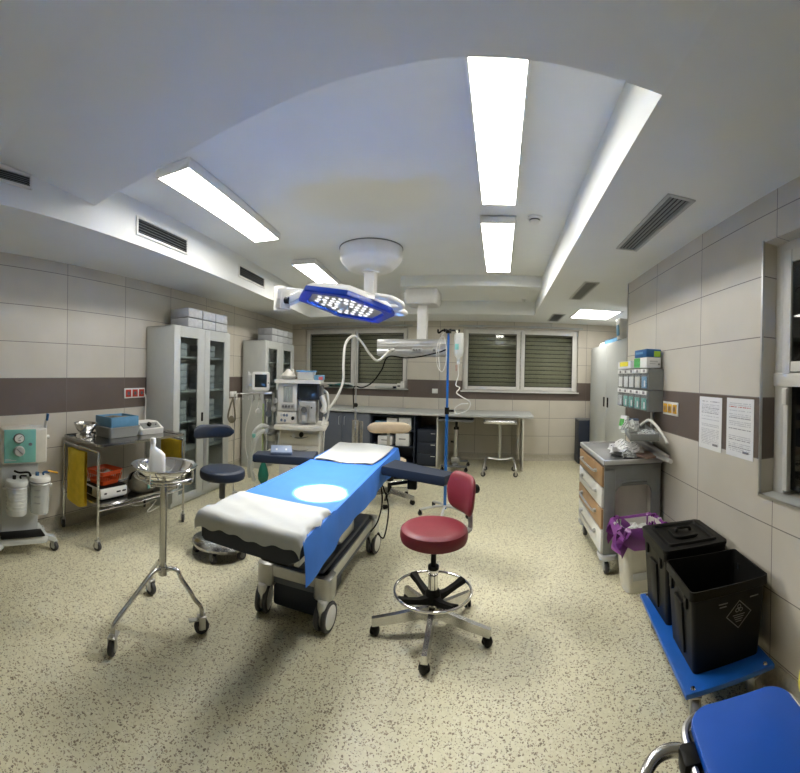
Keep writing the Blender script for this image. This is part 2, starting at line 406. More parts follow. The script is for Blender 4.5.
# coved skirting of the floor sheet
def skirting(name, p, q, n):
    p, q, n = V((*p, 0)), V((*q, 0)), V((*n, 0)).normalized(); prof = [(.001, .10), (.006, .10), (.008, .045), (.016, .020), (.035, .006), (.05, .0015), (.001, .0015)]
    struct(MB().loft([[w + n*d + V((0, 0, z)) for d, z in prof] for w in (p, q)]).build(name, 'cove'))
skirting('baseboard_left', (lx(YF), YF), (lx(YB), YB), (.99, .139))
skirting('baseboard_back', (-4.0, YB), (2.15, YB), (0, -1))
skirting('baseboard_right', (XR, YF), (XR, 3.83), (-1, 0))
# metal corner strips round the hatch window and at the end of the right wall
struct(MB().box((XR-.002, 1.640, 1.527), (.012, .012, 1.31)).box((XR-.002, .99, .876), (.012, 1.31, .012)).build('trim_1', 'satin'))
struct(MB().box((XR-.002, 3.83, 1.21), (.012, .012, 2.42)).build('trim_2', 'satin'))

def back_window(name, W):
    a, bb, c, d = W; t = struct(thing(name, None, None, ((a+bb)/2, YB, c)))
    w, h = bb-a, d-c; m = w/2
    f = MB(); D = .10
    for x in (-m+.025, m-.025): f.box((x, D, h/2), (.05, .07, h), .006)
    for z in (.025, h-.025): f.box((0, D-.001, z), (w-.096, .066, .05), .006)
    f.build('window_frame', 'upvc', t)
    for s in (-1, 1):
        cx = s*(w/4-.012); sw = w/2-.035; q = MB()
        for x in (cx-sw/2+.035, cx+sw/2-.035): q.box((x, D-.03, h/2), (.07, .06, h-.06), .008)
        for z in (.065, h-.065): q.box((cx, D-.03, z), (sw-.12, .06, .07), .008)
        sa = q.build('sash', 'upvc', t)
        MB().box((cx, D-.03, h/2), (sw-.12, .008, h-.16)).build('pane', 'glass', sa)
        g = MB()
        for x in (cx-sw/2+.073, cx+sw/2-.073): g.box((x, D-.056, h/2), (.008, .014, h-.18))
        for z in (.098, h-.098): g.box((cx, D-.056, z), (sw-.14, .014, .008))
        g.build('gasket', 'rubber', sa)
    MB().box((.012, D-.075, h*.48), (.024, .04, .12), .006).build('window_handle', 'upvc', t)
    sh = MB(); k = 0; z = .02
    while z < h:
        sh.box((0, D+.13, z+.036), (w-.08, .012, .064), .006, rx=.10); z += .075
    sh.build('roller_shutter', 'shut', t)
    MB().box((0, .03, .0), (w+.04, .17, .022), .005).build('window_sill', 'upvc', t)
    MB().box((0, -.012, h+.035), (w+.16, .022, .03), .004).build('blind_rail', 'ventframe', t)
    MB().box((0, .40, h/2), (w+.3, .01, h+.3)).build('night_backing', 'night', t)
    return t
back_window('window_1', W1); back_window('window_2', W2)
t = struct(thing('window_3', None, None, (XR, 1.0, .88)))        # hatch window in the right wall
f = MB(); h = 1.295; y0, y1 = -.65, .637; X = .115
for y in (y1-.04, y0+.04): f.box((X, y, h/2), (.06, .08, h), .004)
for z in (h-.03,): f.box((X-.002, 0, z), (.054, 1.13, .07), .004)
f.box((X-.006, 0, .585), (.074, 1.268, .07), .004)
f.build('window_frame', 'upvc', t)
q = MB(); 
for y in (y1-.105, y0+.105): q.box((X-.02, y, .93), (.05, .06, .63), .004)
q.box((X-.022, 0, 1.21), (.044, 1.0, .06), .004).box((X-.022, 0, .652), (.044, 1.0, .05), .004)
sa = q.build('sash', 'upvc', t)
MB().box((X-.03, 0, .93), (.008, 1.12, .52)).build('pane', 'darkglass', sa)
q = MB(); q.box((X-.02, y1-.095, .285), (.03, .035, .53), .004).build('guide_rail', 'upvc', t)
MB().box((X, 0, .29), (.008, 1.18, .53)).build('pane', 'darkglass', t)
MB().box((X-.05, y1-.115, .50), (.03, .035, .085), .006).build('catch', 'upvc', t)
MB().box((.05, 0, -.006), (.10, 1.27, .014), .003).build('window_sill', 'cab', t)
MB().box((.42, 0, h/2), (.01, 1.6, 1.6)).build('night_backing', 'night', t)

# ------------------------------------------------------------------ ceiling lights and vents
def panel_light(label, x0, x1, y0, y1, z, rz=0, pm='panel', hgt=.06, fr=.014, group='ceiling light panels'):
    w, l = x1-x0, y1-y0
    t = thing('ceiling_light', label, 'ceiling light', ((x0+x1)/2, (y0+y1)/2, z), rz, group)
    h = MB()
    for s in (-1, 1):
        h.box((s*(w/2+fr/2), 0, hgt/2), (fr, l+2*fr, hgt), .003); h.box((0, s*(l/2+fr/2), hgt/2), (w, fr, hgt), .003)
    h.box((0, 0, hgt-.004), (w+2*fr, l+2*fr, .008)).build('housing', 'white', t)
    MB().box((0, 0, .010), (w, l, .008)).build('diffuser', pm, t)
    return t
panel_light('long bright ceiling light panel, cut off by the near dropped ceiling edge', -.152, .082, 1.42, 2.895, 2.695)
panel_light('bright ceiling light panel between the cut-off long panel and the ceiling beam', -.180, .088, 3.25, 4.76, 2.695)
panel_light('long bright ceiling light panel beside the bulkhead with the wall vents', -2.125+.13, -2.125+.37, 1.72, 3.18, 2.695, .17).location.x = -1.995
panel_light('short bright ceiling light panel partly behind the surgical lamp arm', -2.39, -2.13, 4.05, 5.55, 2.695, .15).location.x = -2.31
panel_light('square bright light panel in the lowered ceiling near the tall lockers', 1.10, 1.68, 5.45, 6.25, 2.412, 0, 'panelsmall', .02, .03)

def vent_flat(label, cx, cy, w, l):
    t = thing('ceiling_vent', label, 'vent', (cx, cy, ZS), 0, 'vents in the lowered ceiling')
    f = MB(); e = .022
    for s in (-1, 1): f.box((s*(w/2-e/2), 0, -.004), (e, l, .008), .002); f.box((0, s*(l/2-e/2), -.004), (w-2*e, e, .008), .002)
    f.build('frame', 'ventframe', t)
    MB().box((0, 0, -.0006), (w-.01, l-.01, .001)).build('backing', 'blackmatt', t)
    for i in range(5):
        MB().box((-w/2+e+(w-2*e)*(i+.5)/5, 0, -.005), (.012, l-2*e, .004), .001, ry=.5).build('slat', 'midgrey', t)
vent_flat('dark slotted air vent in the lowered ceiling beside the tiled wall with the hatch', .905, 2.36, .165, .94)
vent_flat('slotted air vent in the lowered ceiling before the square light panel', .893, 4.34, .155, .90)
vent_flat('slotted air vent in the lowered ceiling closest to the back windows', .873, 6.35, .19, .77)
def vent_face(label, y0, y1, z0, z1):
    ym = (y0+y1)/2; a = atan2(.174, 1)
    t = thing('wall_vent', label, 'vent', (fx(ym)+.002, ym, (z0+z1)/2), a, 'vents in the bulkhead face')
    l = (y1-y0)/cos(a); h = z1-z0; f = MB(); e = .018
    for s in (-1, 1): f.box((.006, s*(l/2-e/2), 0), (.012, e, h), .002); f.box((.006, 0, s*(h/2-e/2)), (.012, l-2*e, e), .002)
    f.build('frame', 'plastic', t)
    MB().box((.002, 0, 0), (.002, l-.01, h-.01)).build('backing', 'blackmatt', t)
    for i in range(5):
        MB().box((.008, 0, -h/2+e+(h-2*e)*(i+.5)/5), (.014, l-2*e, .004), .001, ry=.6).build('slat', 'grille', t)
vent_face('black slotted vent in the bulkhead half hidden by the near dropped ceiling', .30, .958, 2.548, 2.640)
vent_face('black slotted vent in the bulkhead face, above the trolley end of the room', 1.89, 2.565, 2.495, 2.640)
vent_face('black slotted vent in the bulkhead face, above the tall glass-door cabinets', 3.545, 4.245, 2.515, 2.655)

t = thing('smoke_detector', 'round white smoke detector on the ceiling beside two light panels', 'detector', (.256, 3.25, ZC))
MB().lathe([(.001, -.001), (.060, -.001), (.060, -.016), (.052, -.022), (.001, -.022)]).build('base', 'white', t)
MB().lathe([(.001, -.020), (.042, -.020), (.044, -.036), (.034, -.048), (.001, -.050)]).build('sensor_head', 'plastic', t)
MB().lathe([(.0445, -.024), (.0455, -.026), (.0455, -.032), (.0445, -.034)], cap=False).build('sensor_slot', 'darkgrey', t)
t = thing('motion_sensor', 'small white sensor under the ceiling beam', 'sensor', (.33, 6.0, 2.621))
MB().lathe([(.001, 0), (.035, 0), (.035, -.012), (.001, -.012)]).build('base', 'white', t)
MB().sphere((0, 0, -.018), .022).build('lens', 'plastic', t)

def socket(label, loc, rz, n, col, cat='socket', plate='plastic', size=.075, name='socket_plate', hgt=.082):
    """plate lies in local yz, facing local +x"""
    t = thing(name, label, cat, loc, rz)
    MB().box((.005, 0, 0), (.010, n*size+.012, hgt), .003).build('plate', plate, t)
    for i in range(n):
        y = (i-(n-1)/2)*size
        f = MB().box((.0115, y, 0), (.005, size*.78, size*.78), .002).build('socket_insert', col, t)
        if col != 'plastic':
            MB().lathe([(.020, 0), (.020, .0015), (.014, .0015), (.010, -.0), (.0001, 0)], (.0142, y, 0), 18, axis=(1, 0, 0)).cyl((.0135, y-.009, 0), (.0165, y-.009, 0), .0025, n=8).cyl((.0135, y+.009, 0), (.0165, y+.009, 0), .0025, n=8).build('socket_face', 'darkgrey' if col == 'redplug' else 'wood', f)
        else:
            MB().box((.0145, y, 0), (.003, size*.5, size*.6), .001).build('rocker', 'white', f)
    return t
aw = math.atan(.1406)
t = socket('wall plate of red sockets on the brown tile band, above the steel trolley', (lx(2.62), 2.62, 1.205), aw, 3, 'redplug', size=.10, hgt=.105)
t = socket('white switch plate on the brown band between the two tall cabinets', (lx(4.68), 4.68, 1.115), aw, 2, 'plastic', 'switch', size=.09)
t = socket('single white wall socket under the gap between the back windows', (-1.142, YB, 1.177), -pi/2, 1, 'plastic', 'socket', size=.09)
t = socket('wall plate of yellow sockets beside the tilt-bin dispenser', (XR, 2.745, 1.240), pi, 3, 'yelplug', size=.085, hgt=.10)

# ------------------------------------------------------------------ tall glass-door cabinets on the left wall
def storage_box():
    """box, front faces +x, origin at the middle of its bottom"""
    t = thing('storage_box', 'b', 'box')
    MB().box((0, 0, .037), (.25, .185, .072), .004).build('carton', 'box', t)
    f = MB().box((.1262, 0, .037), (.0025, .178, .064), .001).build('label_plate', 'boxlabel', t)
    MB().cyl((.126, -.062, .037), (.129, -.062, .037), .014, n=14).build('emblem', 'ink', f)
    MB().box((.1275, .022, .045), (.002, .09, .012)).box((.1275, .030, .026), (.002, .07, .006)).build('print', 'ink', f)
    return t
SB = storage_box(); SB_used = [False]
def put_box(x, y, z, rz, label, group, sc=1., sv=1.):
    if not SB_used[0]:
        o = SB; SB_used[0] = True
    else: o = dup(SB)
    o.location = (x, y, z); o.rotation_euler.z = rz; o['label'] = label
    o.scale = (1, sc, sv)
    if group: o['group'] = group
    elif 'group' in o: del o['group']
    return o
def cabinet(label, loc, rz, shelves, which, glass_bottom=.12):
    t = thing('glass_door_cabinet', label, 'cabinet', loc, rz, 'tall glass-door cabinets')
    D, W, Hc = .37, 1.12, 1.93; th = .018
    c = MB().box((-D/2+th/2, 0, Hc/2), (th, W, Hc), .002)
    for s in (-1, 1): c.box((0, s*(W/2-th/2), Hc/2), (D, th, Hc), .003)
    c.box((0, 0, Hc-th/2), (D, W, th), .003).box((0, 0, .05), (D-.02, W-.03, .08)).build('carcass', 'cab', t)
    for z in shelves: MB().box((-.02, 0, z), (D-.06, W-.04, .022), .002).build('shelf', 'cab', t)
    for s in (-1, 1):
        dw = W/2-.006; cy = s*(W/4); x = D/2+.008; d = MB()
        gw = .32; a, b = cy-dw/2, cy+dw/2; gl = cy-gw/2-.01; gr = cy+gw/2-.01; gt = Hc-.12
        d.box((x, (a+gl)/2, Hc/2+.025), (.018, gl-a, Hc-.07), .002).box((x, (b+gr)/2, Hc/2+.025), (.018, b-gr, Hc-.07), .002)
        d.box((x, (gl+gr)/2, (gt+Hc-.01)/2), (.018, gr-gl, Hc-.01-gt)).box((x, (gl+gr)/2, (.06+glass_bottom)/2), (.018, gr-gl, glass_bottom-.06))
        dr = d.build('door', 'cab', t)
        MB().box((x-.003, (gl+gr)/2, (gt+glass_bottom)/2), (.005, gr-gl+.006, gt-glass_bottom+.006)).build('pane', 'cabglass', dr)
        if s < 0:
            MB().box((x+.012, b-.035, .93), (.008, .036, .10), .004).box((x+.019, b-.035, .93), (.008, .012, .05), .003).build('lock_plate', 'black', dr)
    return t
c1, a1 = (-3.290, 3.365, 0), .134
cabinet('tall grey glass-door cabinet behind the dark blue stool, six boxes on top', c1, a1, (.56, .88, 1.22, 1.60), 1)
c2, a2 = (-3.565, 5.48, 0), .126
cabinet('tall grey glass-door cabinet behind the anaesthesia machine, eight boxes on top', c2, a2, (.56, .88, 1.22, 1.60), 2)
def loc_of(c, a, x, y, z): return (c[0]+x*cos(a)-y*sin(a), c[1]+x*sin(a)+y*cos(a), z)
for (c, a, n, zs, who) in ((c1, a1, 3, (.572, .892, 1.232, 1.612, .095), 'behind the dark blue stool'), (c2, a2, 4, (1.232, 1.612), 'behind the anaesthesia machine')):
    for lv in (0, 1):
        for i in range(n):
            y = (-.155 + i*.275) if n == 3 else (-.19 + i*.21)
            col = ['end nearest the room entrance', 'second in its row', 'third in its row', 'fourth in its row'][i]
            p = loc_of(c, a, .05, y, 1.931+lv*.107)
            put_box(*p, a, f'grey box, {"upper" if lv else "lower"} layer, {["near end", "second along", "third along", "far end"][i]}, on cabinet {who}', None, 1.46 if n == 3 else 1.11, 1.42)
    for z in zs:
        for s in (-1, 1):
            k = 3 if z > 1.5 or z < .2 else 4 if z == 1.232 else 3
            if z > 1.5: k = 2 if s < 0 else 2
            for q in range(k):
                p = loc_of(c, a, .0, s*.28-.045, z+q*.0745)
                put_box(*p, a, f'grey box behind glass on a shelf of the cabinet {who}', f'boxes inside the cabinet {who}')

# ------------------------------------------------------------------ two-tier steel trolley and what is on it
TL, TA = (-2.97, 2.195, 0), .03
def TP(x, y, z): return loc_of(TL, TA, x, y, z)
t = thing('steel_trolley', 'two-tier stainless steel trolley on four casters beside the left tall cabinet'.replace('left ', ''), 'trolley', TL, TA)
for (z, nm) in ((.835, 'upper_tray'), (.335, 'lower_shelf')):
    hx, hy = (.30, .50) if z > .5 else (.26, .46)
    b = MB(); b.loft([[(x, y, zz) for x, y in rrect(2*hx*k, 2*hy*k, .05)] for k, zz in ((.97, z-.004), (1., z-.002), (1., z+.018), (.985, z+.018), (.975, z+.004), (.2, z+.003))])
    b.build(nm, 'darksteel', t)
for y in (-.49, .49):
    s = 1 if y > 0 else -1
    MB().tube([(-.28, y, .09), (-.28, y, .72), (-.27, y+.0*s, .775), (-.23, y, .79), (.23, y, .79), (.27, y, .775), (.28, y, .72), (.28, y, .09)], .0105, smooth=4, n=8).build('end_frame', 'steel', t)
for x in (-.28, .28): MB().tube([(x, -.49, .318), (x, .49, .318)], .008).build('side_rail', 'steel', t)
for x in (-.28, .28):
    for y in (-.49, .49): MB(); caster(t, (x, y), .036, .024, rz=random.uniform(-1, 1), stem=.03)
def cloth_bag(label, p, rz, w, h, sw):
    b = MB(); n = 12
    def fn(s):
        return lambda u, v: ((v-.5)*w*(1+.07*sin(u*3)), s*(.012+.028*sin(pi*min(1, u*1.05))**.7*(1-(2*v-1)**4)) + .006*sin(9*v+4*u), -u*h - (.03*(1-(2*v-1)**2) if u > .95 else 0))
    b.sheet(fn(1), 14, 12); b.sheet(fn(-1), 14, 12)
    o = b.build('yellow_bag', 'yellow', None, p, rz); tag(o, label, 'bag')
    return o
cloth_bag('yellow cloth bag hanging from the near end of the steel trolley', TP(.035, -.54, .775), TA, .27, .44, 0)
cloth_bag('yellow cloth bag hanging under the far end of the trolley top', TP(.05, .545, .775), TA, .27, .26, 0)
# basin on a low stand
t = thing('steel_bowl', 'steel kidney-room bowl on the trolley top beside the blue box'.replace('kidney-room ', 'mixing '), 'bowl', TP(-.06, -.40, .840), TA)
MB().lathe([(.001, .052), (.045, .052), (.075, .085), (.098, .125), (.103, .140), (.106, .141), (.100, .125), (.077, .082), (.047, .048), (.001, .048)], n=28).build('bowl', 'steel', t)
MB().lathe([(.001, 0), (.085, 0), (.088, .012), (.084, .04), (.05, .047), (.001, .047)], n=28).build('foot_ring', 'chrome', t)
t = thing('plastic_tray_box', 'clear plastic box on the trolley top under the blue box', 'box', TP(-.06, -.055, .840), TA)
b = MB(); b.loft([[(x, y, z) for x, y in rrect(.27*k, .37*k, .03)] for k, z in ((.88, 0), (.97, .085), (1.0, .088), (1.0, .096), (.95, .096), (.85, .006))]).build('tub', 'clear', t)
MB().box((0, 0, .03), (.19, .30, .04), .01).build('packets', 'box', t)
t = thing('blue_box', 'open light blue box on the clear plastic box', 'box', TP(-.06, -.055, .938), TA)
b = MB()
for s in (-1, 1): b.box((s*.125, 0, .045), (.006, .31, .09), .002).box((0, s*.153, .045), (.25, .006, .09), .002)
b.box((0, 0, .004), (.25, .31, .006)).build('carton', 'bluebox', t)
b = MB()
for i in range(10): b.box((random.uniform(-.08, .08), random.uniform(-.10, .10), .055+.002*i), (.08, .10, .015), .003, rz=random.uniform(0, 3))
b.build('packets', 'bag', t)
t = thing('bench_monitor', 'low white electric device with a dark dial, on the trolley top beside the cabinet', 'device', TP(-.05, .285, .840), TA)
b = MB(); b.loft([[(x, y, z) for x, y in rrect(w, .29-ins, .02, cx=cx)] for w, ins, cx, z in ((.23, 0, 0, 0), (.24, 0, 0, .05), (.15, .02, -.035, .105), (.12, .03, -.04, .11))])
b.build('casing', 'plastic', t)
MB().box((.083, -.01, .082), (.072, .22, .005), .001, ry=.607).build('front_panel', 'midgrey', t)
MB().cyl((.083, -.03, .082), (.097, -.03, .102), .022, n=16).build('dial', 'black', t)
MB().cyl((.083, .06, .082), (.090, .06, .092), .008, n=12).build('button', 'darkgrey', t)
# lower shelf
t = thing('table_device', 'white desktop unit with a black top on the trolley lower shelf', 'device', TP(.02, -.235, .343), TA); t.scale = (.92, .86, .92)
b = MB(); b.box((0, 0, .055), (.30, .34, .10), .022, 3).build('casing', 'plastic', t)
b = MB(); b.box((0, 0, .109), (.27, .31, .012), .004).build('cover', 'black', t)
for y, w_ in ((.05, .05), (.12, .045), (-.11, .03)): MB().box((.1505, y, .06), (.004, w_, .014), .001).build('slot', 'black', t)
b = MB(); b.box((-.05, -.172, .06), (.12, .006, .07), .003).build('side_grip', 'black', t)
b = MB(); b.box((0, 0, -.0), (.24, .28, .010)).build('foot_pad', 'rubber', t)
t = thing('orange_basket', 'orange plastic basket on the black-topped unit, trolley lower shelf', 'basket', TP(.0, -.235, .450), TA+.15); t.scale = (.95, .82, 1.)
b = MB(); w, l, hh = .235, .30, .12; q = .006
def wallp(k, z): return rrect(w*k, l*k, .03)
b.loft([[(x, y, z) for x, y in wallp(k, z)] for k, z in ((.80, 0), (.86, .035), (.855, .035), (.79, .006))])
b.loft([[(x, y, z) for x, y in wallp(k, z)] for k, z in ((.935, .085), (1.0, .118), (1.04, .122), (1.04, .112), (.985, .108), (.928, .085))], loop=True)
P0, P1 = [(x, y) for x, y in rrect(w*.858, l*.858, .03)], [(x, y) for x, y in rrect(w*.935, l*.935, .03)]
for k in range(36):
    s = k/36
    def along(w_, l_):
        per = 2*(w_+l_); d = s*per
        if d < w_: return (-w_/2+d, -l_/2)
        d -= w_
        if d < l_: return (w_/2, -l_/2+d)
        d -= l_
        if d < w_: return (w_/2-d, l_/2)
        return (-w_/2, l_/2-(d-w_))
    p, r_ = along(w*.856, l*.856), along(w*.93, l*.93); b.tube([(*p, .033), (*r_, .088)], .0045, n=6)
b.build('basket_shell', 'orange', t, ang=50)
o = MB().sheet(lambda u, v: ((u-.5)*.16, (v-.5)*.21, .07+.02*sin(7*u+3*v)*sin(5*v)), 12, 12).build('packing_sheet', 'pad', t)
t = thing('taupe_bag', 'taupe bag with a turquoise tag on the trolley lower shelf behind the basket', 'bag', TP(.10, .12, .343), TA)
b = MB(); b.loft([[((.11+.012*sin(3*a_+z*9))*cos(a_)*k, (.145+.012*cos(2*a_))*sin(a_)*k, z) for a_ in [2*pi*i/20 for i in range(20)]] for k, z in ((.8, 0), (1, .03), (1, .10), (.85, .15), (.45, .175), (.1, .18))]).build('bag_body', 'bag', t)
MB().box((.118, .0, .075), (.006, .06, .07), .002).build('tag', 'teal', t)
MB().tube([(0, -.14, .12), (.07, -.15, .20), (.1, -.02, .14)], .008, smooth=5).build('strap', 'black', t)
# mains lead from the red socket, thin cable coiled on the floor
o = MB().tube([(lx(2.74)+.04, 2.74, 1.20), (lx(2.74)+.06, 2.745, 1.14), (lx(2.75)+.05, 2.75, 1.0), (-3.30, 2.70, .93), TP(-.20, .42, .86), TP(-.14, .40, .858)], .007, smooth=6).build('power_cable', 'plastic')
tag(o, 'white power cable running from the red sockets to the white device', 'cable')
o = MB().tube([TP(.10, -.05, .31), TP(.14, -.02, .24), TP(.10, .12, .20), TP(.16, .25, .235), TP(.18, .12, .155), TP(.14, .33, .17), TP(.12, .40, .27), TP(.05, .36, .31)], .0045, smooth=8, n=6).build('thin_cable', 'cream')
tag(o, 'thin pale cable looping below the trolley lower shelf', 'cable')

# ------------------------------------------------------------------ suction unit
SL, SA = (-2.945, 1.142, 0), -.15
t = thing('suction_unit', 'wheeled suction unit with turquoise panel and two jars, against the tiled wall', 'medical device', SL, SA)
# local: front faces +x
t.scale.z = .88
b = MB(); b.box((-.02, 0, .50), (.12, .30, .80), .012).build('column', 'cab', t)
b = MB(); b.box((0, .025, .97), (.20, .36, .31), .018, 3).build('head_housing', 'cream', t)
f = MB().box((.103, -.015, .975), (.014, .25, .29), .005).build('front_panel', 'teal', t)
MB().lathe([(.001, .014), (.040, .014), (.044, .010), (.044, 0), (.001, 0)], (.11, -.025, 1.045), 24, axis=(1, 0, 0)).build('gauge_rim', 'darkgrey', f)
MB().cyl((.121, -.025, 1.045), (.1255, -.025, 1.045), .036, n=24).build('gauge_dial', 'paper', f)
MB().box((.127, -.02, 1.055), (.002, .035, .004), rx=.7).box((.127, -.025, 1.03), (.002, .02, .006)).build('gauge_needle', 'inkdark', f)
MB().lathe([(.001, .032), (.036, .032), (.042, .026), (.045, 0), (.001, 0)], (.11, -.025, .935), 24, axis=(1, 0, 0)).build('regulator_knob', 'lightgrey', f)
MB().box((.1425, -.025, .935), (.004, .008, .07), .001, rx=.8).build('knob_mark', 'inkdark', f)
MB().cyl((.11, .065, .99), (.116, .065, .99), .014, n=14).build('switch', 'inkdark', f)
MB().box((.1105, -.09, .852), (.002, .09, .006)).box((.1105, -.11, .864), (.002, .05, .004)).build('print_line', 'ink', f)
MB().cyl((0.02, .215, 1.03), (.02, .240, 1.03), .02).cyl((.05, .195, 1.10), (.075, .205, 1.22), .014, .012, n=10).build('probe_holder', 'plastic', t)
MB().cyl((.075, .205, 1.19), (.085, .21, 1.25), .012, n=10).build('probe', 'deepblue', t)
def jar(y, h, r, lid, ribs=False, marks=False):
    z0 = .40
    b = MB(); b.lathe([(.001, 0), (r*.9, 0), (r*.95, .02), (r, h), (r-.004, h), (r*.92, .024), (r*.86, .006), (.001, .006)], (.135, y, z0), 28)
    if ribs:
        for i in range(7): b.torus((.135, y, z0+.05+i*.03), r*.97, .004, n=28, k=6)
    j = b.build('jar', 'milky' if ribs else 'clear', t)
    b = MB(); b.lathe([(.001, .03), (r*.75, .03), (r*1.02, .022), (r*1.08, .012), (r*1.08, -.012), (r*1.02, -.012), (.001, -.004)], (.135, y, z0+h), 28).build('lid', lid, j)
    MB().cyl((.135, y-.02, z0+h+.03), (.135, y-.02, z0+h+.06), .015, n=12).tube([(.135, y+.03, z0+h+.03), (.135, y+.03, z0+h+.055), (.16, y+.07, z0+h+.06)], .008, smooth=4).build('nozzle', 'deepblue' if not ribs else 'black', j)
    if marks:
        for i in range(3): MB().box((.135+r*.99*cos(-.5), y+r*.99*sin(-.5), z0+.10+i*.055), (.006, .05, .008), rz=-.5).build('mark', 'inkdark', j)
    MB().torus((.135, y, z0+h-.03), r*1.06, .006).build('jar_ring', 'alu', j)
jar(-.045, .27, .082, 'milky', ribs=True); jar(.135, .29, .078, 'plastic', marks=True)
MB().box((.05, .06, .60), (.03, .40, .025), .005).build('jar_bracket', 'alu', t)
MB().tube([(.14, .06, .72), (.15, .04, .755), (.11, -.02, .745), (.07, -.05, .75)], .010, smooth=6).build('hose', 'black', t)
MB().tube([(.155, .195, .760), (.165, .27, .740)], .008).build('yellow_nozzle', 'yelplug', t)
b = MB(); b.box((.03, 0, .165), (.26, .40, .075), .012).build('foot_tray', 'cab', t)
MB().box((.115, .0, .205), (.13, .34, .012), .004).build('rubber_mat', 'black', t)
for (ax0, ay0), (ax1, ay1) in (((.02, .12), (.06, .27)), ((.08, -.12), (.25, -.265))):
    d = V((ax1-ax0, ay1-ay0, 0)); n = V((-d.y, d.x, 0)).normalized()
    MB().loft([[V((ax0, ay0, .15-.03*u)) + d*u + n*w*.026 + V((0, 0, z*.02)) for w, z in ((-1, -1), (1, -1), (1, 1), (-1, 1))] for u in (0, .5, 1.08)]).build('foot_arm', 'cab', t)
for x, y, q in ((.06, .28, .5), (.25, -.27, -.4), (-.20, .25, .2), (-.12, -.20, .0)):
    caster(t, (x, y), .042, .026, rz=q, fork='cab', stem=.03, brake=x > 0)
o = MB().sheet(lambda u, v: (.0+.02*sin(v*7), (v-.5)*.14, -u*.26), 8, 8).build('yellow_cloth', 'yellow', None, (-2.91, .865, .50), -.15)
tag(o, 'yellow cloth hanging low at the near side of the suction unit', 'cloth')

# ------------------------------------------------------------------ basin stand with solution bowl and bottle
BL = (-1.675, 1.513, 0)
t = thing('basin_stand', 'three-legged stainless basin stand on casters, standing in front of the trolley', 'stand', BL)
MB().cyl((0, 0, .295), (0, 0, .845), .021, n=18).cyl((0, 0, .29), (0, 0, .34), .026, n=18).build('pole', 'steel', t)
for k, (px_, py_) in enumerate(((-1.645, 1.150), (-1.472, 1.625), (-1.955, 1.665))):
    dx, dy = px_-BL[0], py_-BL[1]; L = hypot(dx, dy); ux, uy = dx/L, dy/L
    lg = MB().tube([(ux*.015, uy*.015, .315), (ux*.05, uy*.05, .333), (ux*.09, uy*.09, .325), (ux*(L*.35+.03), uy*(L*.35+.03), .285), (ux*(L*.7), uy*(L*.7), .223), (ux*(L-.04), uy*(L-.04), .180), (ux*(L-.008), uy*(L-.008), .150), (dx, dy, .115), (dx, dy, .095)], .0125, smooth=5, n=10).build('leg', 'steel', t)
    c = caster(t, (dx, dy), .042, .026, rz=atan2(dy, dx)+.5, stem=.02, brake=k != 2)
b = MB()
for i in range(4):
    a_ = i*pi/2+.4; b.tube([(0, 0, .825), (.10*cos(a_), .10*sin(a_), .825), (.165*cos(a_), .165*sin(a_), .835), (.176*cos(a_), .176*sin(a_), .90)], .006, smooth=4, n=6)
b.torus((0, 0, .86), .168, .006).torus((0, 0, .826), .11, .005).build('ring_holder', 'steel', t)
t = thing('basin', 'shallow stainless basin held by the three-legged stand', 'basin', (BL[0], BL[1], .835))
MB().lathe([(.001, .002), (.06, .002), (.11, .022), (.155, .06), (.165, .075), (.187, .079), (.190, .083), (.187, .086), (.162, .082), (.150, .065), (.107, .027), (.06, .008), (.001, .007)], n=40).build('basin_shell', 'chrome', t)
t = thing('spray_bottle', 'white plastic bottle standing in the stainless basin', 'bottle', (BL[0]-.025, BL[1]-.03, .8455), .87)
b = MB(); secs = []
for w, d, cx, z in ((.085, .055, 0, 0), (.092, .060, 0, .01), (.092, .060, 0, .10), (.088, .056, 0, .13), (.070, .050, -.010, .15), (.042, .036, -.022, .165), (.030, .030, -.026, .175), (.028, .028, -.026, .195)):
    secs.append([(x, y, z) for x, y in rrect(w, d, min(w, d)*.42, cx=cx)])
b.loft(secs).build('bottle_body', 'bottle', t)
MB().lathe([(.001, .222), (.014, .222), (.017, .218), (.017, .19), (.001, .19)], (-.026, 0, 0), 20).build('cap', 'white', t)

# ------------------------------------------------------------------ operating table
# axis runs from the foot end (towards the viewer) to the head end
def axis_pt(v, u, dz=0):
    """v 0..1 foot->head, u metres to the side, dz above the mattress top"""
    f, h = V((-1.075, 1.465, .735)), V((-1.213, 3.67, .775)); d = (h-f); s = V((d.y, -d.x, 0)).normalized()
    return f + d*v + s*u + V((0, 0, dz))
OA = atan2(.138, 2.205)
t = thing('operating_table', 'wheeled operating table under a blue drape, in the middle of the room', 'operating table', (-1.155, 2.56, 0), .055)
wt = t.matrix_basis.copy()
t.location = (-1.155, 2.56, 0)
inv = (X4.Translation((-1.155, 2.56, 0)) @ Euler((0, 0, .055)).to_matrix().to_4x4()).inverted()
def L(p): return inv @ V(p)
b = MB(); b.prism(rrect(.40, 1.06, .03, cx=0, cy=0), .195, .30, .008); b.build('base', 'slate', t)
b = MB()
for s in (-1, 1): b.box((s*.203, 0, .265), (.012, 1.04, .062), .003)
for s in (-1, 1): b.box((0, s*.533, .265), (.36, .012, .062), .003)
b.build('base_trim', 'satin', t)
MB().box((0, -.02, .315), (.36, .98, .03), .012).build('base_cover', 'slate', t)
MB().box((0, -.30, .12), (.30, .42, .15), .02).build('motor_housing', 'navyshade', t)
